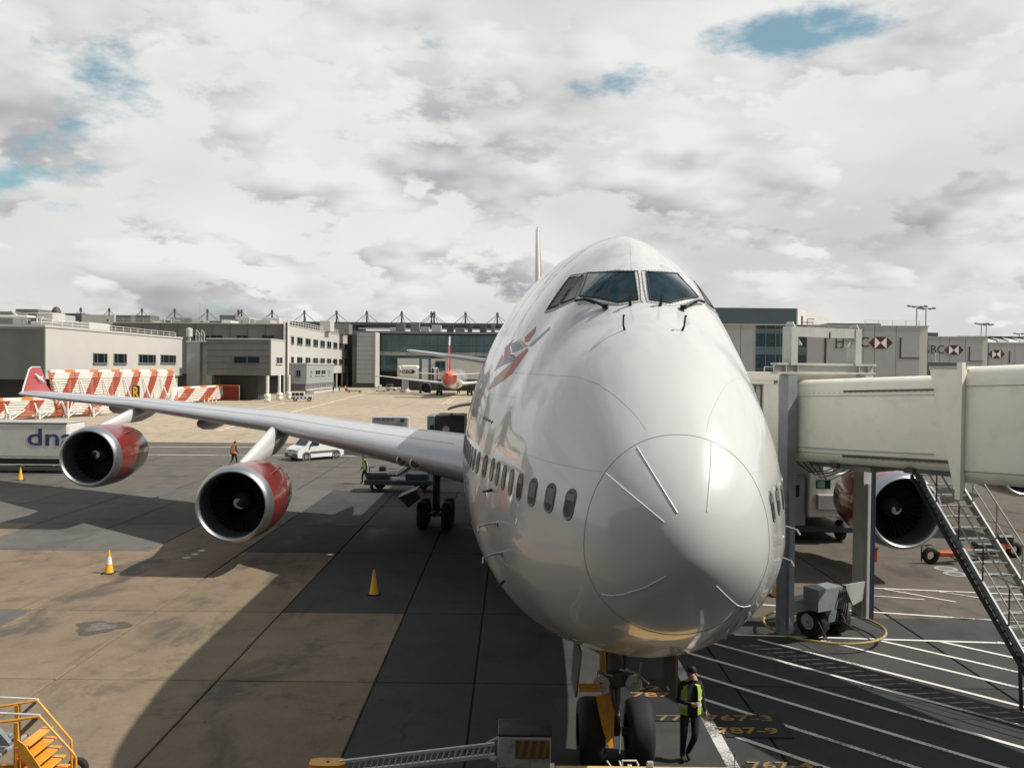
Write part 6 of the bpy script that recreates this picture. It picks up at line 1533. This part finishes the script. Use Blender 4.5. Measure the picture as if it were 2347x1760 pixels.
for s in (-1, 1):
    m = wing_mesh([(s * .5, -5, 2.9, 9.5, .12, 0), (s * 7, -1, 3.5, 6, .11, 0), (s * 22, 8, 4.9, 2.2, .10, 0)]); m.build('wing', white_paint, tj, local=True, smooth=50)
    m = wing_mesh([(s * .5, -24, 5.55, 4.6, .10, 0), (s * 7.6, -19.8, 5.95, 2.0, .09, 0)]); m.build('tailplane', white_paint, tj, local=True, smooth=50)
    m = MB(); m.prism([(s * 22, 8.4, 4.4), (s * 22, 10.2, 4.5), (s * 22, 10.6, 6.0), (s * 22, 9.6, 5.9)], (s * .12, 0, 0)); m.build('wingtip_fence', white_paint, tj, local=True)
    for x in (5.5, 9.5, 14): m = MB(); yy = 4.5 + (x - 7) * .32; m.lathe((s * x, yy - 2.2, 3.1 + x * .07), (0, 1, 0), [(0, .02), (.8, .28), (2.2, .34), (3.6, .04)], 10); m.build('flap_fairing', white_paint, tj, local=True, smooth=True)
    m = MB(); m.lathe((s * 7.2, -3.5, 2.0), (0, 1, 0), [(0, 1.15), (.3, 1.32), (2, 1.4), (3.6, 1.1), (4.6, .6), (4.7, .01)], 24); m.lathe((s * 7.2, -3.4, 2.0), (0, 1, 0), [(0, 1.1), (1, 1.1), (1, .01)], 24, 1); m.build('engine', [dark_metal, black], tj, local=True, smooth=40)
    m = MB(); m.tube([(s * 4.0, 0, 3.0), (s * 4.0, 0, .6)], .2, 8); gq = m.build('main_gear', dark_metal, tj, local=True)
    for dx in (-.5, .5):
        for dy in (-.7, .7): m = MB(); wheel(m, (s * 4.0 + dx, dy, .6), .6, .42); m.build('tyre', rubber, gq, local=True)
m = MB(); m.loft([[Vector((pz * t * c, y + px * c, z)) for (px, pz) in AF] for (z, y, c, t) in ((6.0, -24.5, 8, .09), (14.4, -27.5 + 8.0, 3.2, .09))]); fn = m.build('fin', red_dark, tj, local=True, smooth=50)
m = MB(); m.loft([[Vector((pz * t * c, y + px * c, z)) for (px, pz) in AF] for (z, y, c, t) in ((12.6, -20.75, 4.3, .11), (14.8, -19.4, 3.0, .11))]); m.build('fin_tip', white_paint, fn, local=True)
m = MB(); m.tube([(0, 17, 3), (0, 17, .5)], .15, 8); wheel(m, (-.25, 17, .45), .45, .25); wheel(m, (.25, 17, .45), .45, .25); m.build('nose_gear', dark_metal, tj, local=True)

# ------------------------------------------------------------------ blast fences
def fence_mat(name, period, slope, frac, phase=0.0):
    m = bpy.data.materials.new(name); m.use_nodes = True; T = NT(m.node_tree); b = m.node_tree.nodes['Principled BSDF']
    S = T.n('ShaderNodeSeparateXYZ', i_0=T.n('ShaderNodeNewGeometry').outputs['Position'])
    v = T.math('DIVIDE', T.math('ADD', T.math('SUBTRACT', S.outputs[1], T.math('MULTIPLY', S.outputs[2], slope)), phase), period)
    f = T.math('FRACT', v); st = T.math('LESS_THAN', f, frac)
    T.put(b, 'Base Color', T.mix(st, (.66, .62, .56), (.38, .075, .035))); b.inputs['Roughness'].default_value = .6
    return m
fm_tall = fence_mat('fence_stripes_tall', 6.0, 1.15, .40, 2.2); fm_low = fence_mat('fence_stripes_low', 4.3, 1.0, .45, .6); fm_far = fence_mat('fence_stripes_far', 10.0, 2.2, .42, 1.0)
def fence(p0, p1, h, mt, label, nbay, braces=True, back=3.0):
    p0, p1 = Vector((p0[0], p0[1], 0)), Vector((p1[0], p1[1], 0)); d = (p1 - p0).normalized(); L = (p1 - p0).length; nrm = Vector((d.y, -d.x, 0))
    if nrm.x < 0: nrm = -nrm
    U = Vector((0, 0, 1)); t = thing('blast_fence', ((p0.x + p1.x) / 2, (p0.y + p1.y) / 2, 0), label, 'blast fence', 'striped blast fences in front of the buildings')
    rows = max(6, int(h / .34))
    for k in range(nbay):
        a, b_ = p0 + d * L * k / nbay, p0 + d * L * (k + 1) / nbay
        m = MB()
        for r_ in range(rows):
            z = .35 + (h - .45) * r_ / rows; dz = (h - .45) / rows
            off = -nrm * (0.45 * (z / h) ** 2 * h * .35)
            m.obox((a + b_) / 2 + off + U * (z + dz * .42), d, nrm, (U * .97 - nrm * .0).normalized(), L / nbay / 2 - .02, .10 + .04 * (r_ % 2), dz * .36)
        m.build('louvre_panel', mt, t)['kind'] = 'stuff'
        m = MB(); q = a - nrm * (.45 * h * .35 * 1.0); m.beam(a + nrm * .1, q + U * h, .14, .14, up=tuple(d)); m.build('post', fence_white if k % 2 else orange_cap, t)
        if braces:
            m = MB(); foot = a + nrm * back * .55; m.beam(foot, a - nrm * .2 + U * h * .80, .16, .16, up=tuple(d)); m.beam(foot, foot + U * h * .45, .16, .16, up=tuple(d)); m.beam(foot + U * h * .45, a + U * h * .25 + d * L / nbay * .5, .10, .10); m.beam(foot + U * .1 + d * .1, a + d * L / nbay * .55 + U * h * .5 + nrm * .6, .10, .10); m.build('brace', fence_white, t)
    off = -nrm * (.45 * h * .35); m = MB(); m.beam(p0 + off + U * h, p1 + off + U * h, .5, .36); m.build('cap', fence_white, t)
    for k in range(nbay):
        a = p0 + d * L * (k + .55) / nbay; b_ = p0 + d * L * (k + .95) / nbay; m = MB(); m.beam(a + off + U * (h + .02), b_ + off + U * (h + .02), .54, .40); m.build('cap_band', orange_cap, t)
    return t
q0, q1 = AT(128, 900, 108), AT(408, 900, 145); fence((q0.x, 108), (q1.x, 145), 6.3, fm_tall, 'tall red and white striped blast fence with braced frames', 6)
q0, q1 = G(-60, 968), G(262, 951); fence((q0.x, q0.y), (q1.x, q1.y), 2.7, fm_low, 'low striped blast fence nearest the lettered trailer, below the wing', 5, True, 1.5)
q0, q1 = AT(400, 926, 150), AT(512, 917, 172); fence((q0.x, 150), (q1.x, 172), 3.0, fm_far, 'low striped blast fence continuing right from the tall one', 3, False)
q0, q1 = AT(503, 917, 173), AT(553, 917, 174.6); t = thing('red_screen', ((q0.x + q1.x) / 2, 174, 0), 'plain dark red corrugated screen at the right end of the blast fences', 'screen')
m = MB(); nn = 34
ring = []
for k in range(nn + 1):
    x = q0.x + (q1.x - q0.x) * k / nn; ring.append((x, 173.4 + (.10 if k % 2 else 0)))
for k in range(nn): m.prism([(ring[k][0], ring[k][1], .1), (ring[k + 1][0], ring[k + 1][1], .1), (ring[k + 1][0], ring[k + 1][1], 3.0), (ring[k][0], ring[k][1], 3.0)], (0, .04, 0))
m.build('sheet', mat('screen_red', (.30, .055, .03), .6, var=.15, vscale=1.5), t)
m = MB(); m.beam((q0.x, 173.4, 3.05), (q1.x, 173.4, 3.05), .3, .25); m.build('cap', orange_cap, t)
for x in (q0.x, q1.x): m = MB(); m.beam((x, 173.3, 0), (x, 173.3, 3.1), .15, .15, up=(1, 0, 0)); m.build('post', fence_white, t)
for k in range(4):
    q = G(468 + k * 9, 930); t = thing('barrier_post', (q.x, q.y, 0), ('leftmost', 'second', 'third', 'rightmost')[k] + ' of four short orange barrier posts by the low blast fence', 'barrier', 'orange barrier posts')
    m = MB(); m.box(-.14, .14, -.14, .14, 0, .12); m.build('foot', rubber, t, local=True); m = MB(); m.lathe((0, 0, .1), (0, 0, 1), [(0, .12), (1.5, .10), (1.55, .02)], 10); m.build('post', orange_cap, t, local=True, smooth=True)
    m = MB(); m.lathe((0, 0, .1), (0, 0, 1), [(.6, .125), (.95, .12)], 10); m.build('band', fence_white, t, local=True)

# stand letter sign
q = AT(311, 918, 118); s0, s1 = AT(303, 883, 118), AT(320, 918, 118)
t = thing('stand_sign', (q.x, 118, 0), 'black sign with a yellow letter in front of the striped fence', 'sign')
m = MB(); m.bbox(s0.x, s1.x, 117.9, 118.1, s1.z, s0.z, .03); m.build('board', mat('sign_black', (.018, .018, .018), .5), t)
m = MB(); m.beam((q.x, 118.05, 0), (q.x, 118.05, s1.z), .12, .12, up=(1, 0, 0)); m.build('post', galv, t)
text_mesh('letter', 'R', mat('sign_yellow', (.85, .60, .04), .5), t, ((s0.x + s1.x) / 2, 117.89, (s0.z + s1.z) / 2), (1, 0, 0), (0, 0, 1), 2.35, .01, .05, width=.62)

# ------------------------------------------------------------------ right hand pier nodes
def hsbc(par, u0, u1, v, Y, serif=True, text='HSBC'):
    """lettering and emblem on a wall facing -y"""
    a, b_ = AT(u0, v, Y), AT(u1, v, Y); k = b_.x - a.x; z = a.z
    h = k * .185
    tx = text_mesh('lettering', text, logo_black, par, (a.x + k * .33, Y - .02, z), (1, 0, 0), (0, 0, 1), h * 1.40, .01, -.004)
    vs = tx.data.vertices; w = max(q.co.x for q in vs) - min(q.co.x for q in vs); c = (max(q.co.x for q in vs) + min(q.co.x for q in vs)) / 2; f = k * .60 / w
    for q in vs: q.co.x = c + (q.co.x - c) * f
    m = MB(); x0 = a.x + k * .03
    lw = k * .60 / 4.2
    for xx in (x0 + lw * .14, x0 + lw * .78):
        for zz_ in (z - h * .47, z + h * .50): m.box(xx - lw * .20, xx + lw * .20, Y - .035, Y - .01, zz_ - h * .045, zz_ + h * .045)
    m.build('serif', logo_black, par)
    cx, hh = a.x + k * .84, h * .58
    m = MB(); m.box(cx - hh, cx + hh, Y - .03, Y - .01, z - hh, z + hh); m.build('emblem_ground', logo_white, par)
    for tri in ([(-hh, -hh), (-2 * hh, 0), (-hh, hh)], [(hh, -hh), (hh, hh), (2 * hh, 0)], [(-hh, hh), (hh, hh), (0, 0)], [(-hh, -hh), (0, 0), (hh, -hh)]):
        m = MB(); m.prism([(cx + x, Y - .045, z + y) for x, y in tri], (0, .014, 0)); m.build('emblem', logo_red, par)
def node(label, Yd, u0, u1, v_top, panels, logo, right_face, pent=None, glaz=None, bars=()):
    Y = Yd; a, b_ = AT(u0, v_top, Y), AT(u1, v_top, Y); z1 = b_.z
    t = thing('pier_node', ((a.x + b_.x) / 2, Y + 5, 0), label, 'building', 'bank branded pier nodes')
    m = MB(); m.box(a.x, b_.x - .1, Y + .12, Y + 12, 0, z1 - .1); m.build('core', undercroft, t)
    for k in range(len(panels) - 1):
        x0, x1 = AT(panels[k], 800, Y).x, AT(panels[k + 1], 800, Y).x
        m = MB(); m.box(x0 + .04, x1 - .04, Y, Y + .12, 3.2, z1); m.build('panel', cladding_lgrey, t)
    rx = AT(right_face, 800, Y).x
    m = MB(); m.box(b_.x, rx, Y + .3, Y + 12, 4.0, z1 + .1); m.build('side_wall', cladding_white, t)
    m = MB(); m.box(a.x, rx, Y - .08, Y + 12, z1, z1 + .2); m.build('parapet', pale_steel, t)
    if logo: hsbc(t, logo[0], logo[1], logo[2], Y)
    for (ua, ub, va, vb) in bars:
        p, q = AT(ua, va, Y), AT(ub, vb, Y); m = MB(); m.box(min(p.x, q.x), max(p.x, q.x), Y - .04, Y - .005, min(p.z, q.z), max(p.z, q.z)); m.build('corner_mark', logo_red, t)
    return t, z1
cr = lambda x: 1600 + x * .3377
cv_ = lambda y: 680 + y * .3377
n1, z1 = node('nearest grey bank branded pier node with blue penthouse above the jet bridge', 142, 1600, cr(1503), cv_(205), [1560, cr(180), cr(288), cr(390)], (cr(920), cr(1300), cv_(310)), cr(1562),
              bars=((cr(858), cr(868), cv_(280), cv_(470)), (cr(735), cr(860), cv_(466), cv_(474)), (cr(1368), cr(1377), cv_(278), cv_(420)), (cr(1377), cr(1503), cv_(412), cv_(421))))
for x0, x1 in ((738, 870), (870, 1122), (1122, 1197), (1197, 1343), (1343, 1503)):
    a, b_ = AT(cr(x0), 800, 142).x, AT(cr(x1), 800, 142).x; m = MB(); m.box(a + .04, b_ - .04, 142.0, 142.12, 3.2, z1); m.build('panel', cladding_lgrey, n1)
gx = [390, 458, 525, 555, 600, 665, 738]; gz = [cv_(222), cv_(245), cv_(343), cv_(388), cv_(490)]
for i in range(len(gx) - 1):
    for j in range(4):
        a, b_ = AT(cr(gx[i]), gz[j], 142), AT(cr(gx[i + 1]), gz[j + 1], 142); m = MB(); m.box(a.x + .05, b_.x - .05, 142.05, 142.12, b_.z + .06, a.z - .06); m.build('glass_panel', glass_teal if j in (0, 2) else glass_dark, n1)
m = MB()
for i in range(len(gx)): a = AT(cr(gx[i]), 800, 142); m.box(a.x - .05, a.x + .05, 141.95, 142.1, 3.2, z1 - .02)
for j in range(5): a, b_ = AT(cr(390), gz[j], 142), AT(cr(738), gz[j], 142); m.box(a.x, b_.x, 141.97, 142.08, a.z - .06, a.z + .06)
m.build('glazing_bars', mat('bars_teal', (.10, .16, .18), .5), n1)
a, b_ = AT(1637, cv_(92), 150), AT(cr(670), cv_(80), 150); b2 = AT(cr(890), cv_(100), 150)
m = MB(); m.box(a.x - 12, b_.x, 150, 172, z1 - .2, b_.z); m.build('penthouse', cladding_bluegrey, n1)
m = MB(); m.box(b_.x, b_.x + .25, 150.05, 172, z1 - .2, b_.z - .02); m.build('penthouse_side', brick_white, n1)
m = MB(); a, c_ = AT(cr(670), cv_(85), 150), AT(cr(890), cv_(115), 168); m.prism([(b_.x + .25, 150.1, z1), (c_.x, 168, z1), (c_.x, 168, b_.z - .3), (b_.x + .25, 150.1, b_.z - .05)], (0, .3, 0)); m.build('brick_wall', brick_white, n1)
a, b_ = AT(cr(890), cv_(180), 152), AT(cr(1240), cv_(205), 152); m = MB(); m.box(a.x, b_.x, 152, 164, z1, a.z); m.build('roof_light', cladding_bluegrey, n1)
q = AT(cr(705), cv_(150), 146); m = MB(); m.tube([(q.x, 146, z1), (q.x, 146, AT(cr(705), cv_(132), 146).z)], .16, 8); m.tube([(q.x, 146, z1 + .8), (q.x + 2, 146, z1 + .8), (q.x + 2, 146, z1)], .08, 5); m.tube([(q.x + 1, 146, z1), (q.x + 1, 146, z1 + 1.4), (q.x + 2.2, 146, z1 + 1.4)], .08, 5); m.build('flue', mast_dark, n1)
railing(n1, [(AT(cr(1130), 800, 143).x, 143, z1 + .2), (AT(cr(1500), 800, 143).x, 143, z1 + .2)], .9, 2.2, pale_steel, .04)
m = MB(); a, b_ = AT(cr(1505), cv_(445), 150), AT(cr(1605), cv_(520), 150); m.box(a.x, b_.x + 4, 150, 160, 0, a.z); m.build('link_wall', cladding_bluegrey, n1)
n2, z2 = node('middle grey bank branded pier node further along the pier', 192, cr(1560), cr(1930), cv_(278), [cr(1560), cr(1640), cr(1705), cr(1815), cr(1930)], (cr(1475), cr(1785), cv_(360)), cr(1970), bars=((cr(1838), cr(1845), cv_(338), cv_(440)), (cr(1845), cr(1935), cv_(435), cv_(441))))
a, b_ = AT(cr(1480), cv_(243), 196), AT(cr(1630), cv_(243), 196); m = MB(); m.box(a.x, b_.x, 196, 203, z2, a.z); m.build('penthouse', cladding_bluegrey, n2); m = MB(); m.box(b_.x, b_.x + 6, 197, 203, z2, a.z - 1.0); m.build('plant_unit', cladding_lgrey, n2)
m = MB(); q = AT(cr(1607), cv_(400), 190); m.tube([(q.x, 190, 5), (q.x, 190, AT(cr(1607), cv_(380), 190).z)], .25, 8); m.build('flue', pale_steel, n2)
n3, z3 = node('farthest grey bank branded pier node at the right edge', 240, cr(1972), cr(2400), cv_(318), [cr(1972), cr(2060), cr(2150), cr(2290), cr(2400)], (cr(1800), cr(2068), cv_(388)), cr(2440), bars=((cr(2110), cr(2117), cv_(370), cv_(450)),))
# arched hall behind
t = thing('arched_hall', (AT(2330, 800, 290).x, 300, 0), 'pale hall with ribbed arched roof far behind the right hand nodes', 'building')
a, b_ = AT(cr(1965), cv_(310), 290), AT(cr(2500), cv_(310), 290); m = MB(); m.box(a.x, b_.x, 290, 330, 0, a.z - .5); m.build('wall', cladding_lgrey, t)
nr = 7
for k in range(nr):
    x0 = a.x + (b_.x - a.x) * k / nr; x1 = a.x + (b_.x - a.x) * (k + 1) / nr; m = MB(); rings = []
    zt_ = AT(2330, cv_(255), 290).z - a.z
    for i in range(9):
        an = math.pi * i / 8; rings.append([Vector((x0 + .2, 290 + 20 - 20 * math.cos(an), a.z - .5 + (zt_ + .5) * math.sin(an))), Vector((x1 - .2, 310 - 20 * math.cos(an), a.z - .5 + (zt_ + .5) * math.sin(an) * .82))])
    m.loft(rings, cap=False, closed=False); m.build('roof_vault', cladding_lgrey if k % 2 else cladding_cream, t, smooth=True)

# apron light masts on the right
def light_mast(u, v, Y, label, heads):
    q = AT(u, v, Y); t = thing('light_mast', (q.x, Y, 0), label, 'light mast', 'apron floodlight masts')
    m = MB(); m.tube([(q.x, Y, 0), (q.x, Y, q.z)], [.35, .18], 8); m.build('pole', galv, t, smooth=40)
    m = MB(); m.beam((q.x - heads, Y, q.z - .3), (q.x + heads, Y, q.z - .3), .15, .15); m.build('crossarm', galv, t)
    for s in (-1, 1):
        for f in (.45, 1.0):
            x = q.x + s * heads * f; m = MB(); m.obox((x, Y - .3, q.z - .5 + .35 * f), (1, 0, 0), (0, .85, .5), (0, -.5, .85), .5, .45, .12); m.build('floodlight', dark_metal, t)
light_mast(cr(1485), cv_(62), 262, 'taller left floodlight mast of the nearer pair above the nodes', 2.6)
light_mast(cr(1547), cv_(76), 270, 'right floodlight mast of the nearer pair above the nodes', 2.4)
light_mast(cr(1923), cv_(180), 330, 'left floodlight mast of the middle pair above the nodes', 2.3)
light_mast(cr(1957), cv_(186), 338, 'right floodlight mast of the middle pair above the nodes', 2.2)
light_mast(cr(2180), cv_(248), 380, 'farthest floodlight mast at the right edge of the picture', 2.2)

# terminal pier the picture is taken from (it shades and is mirrored in the nose)
t = thing('terminal_pier', (0, -12, 0), 'dark glazed terminal pier facing the airliner nose from outside the picture', 'building')
m = MB(); m.box(-70, 75, -40, -9.6, 9.6, 16); m.box(-70, 75, -40, -9.6, 0, 5.0); m.build('wall', cladding_grey_shade, t)
m = MB(); m.box(-70, 75, -39, -10.2, 5.0, 9.6); m.build('glazing', glass_dark, t)
for k in range(48):
    m = MB(); m.box(-70 + k * 3.05, -69.85 + k * 3.05, -10.2, -9.7, 5.0, 9.6); m.build('mullion', frame_dark, t)
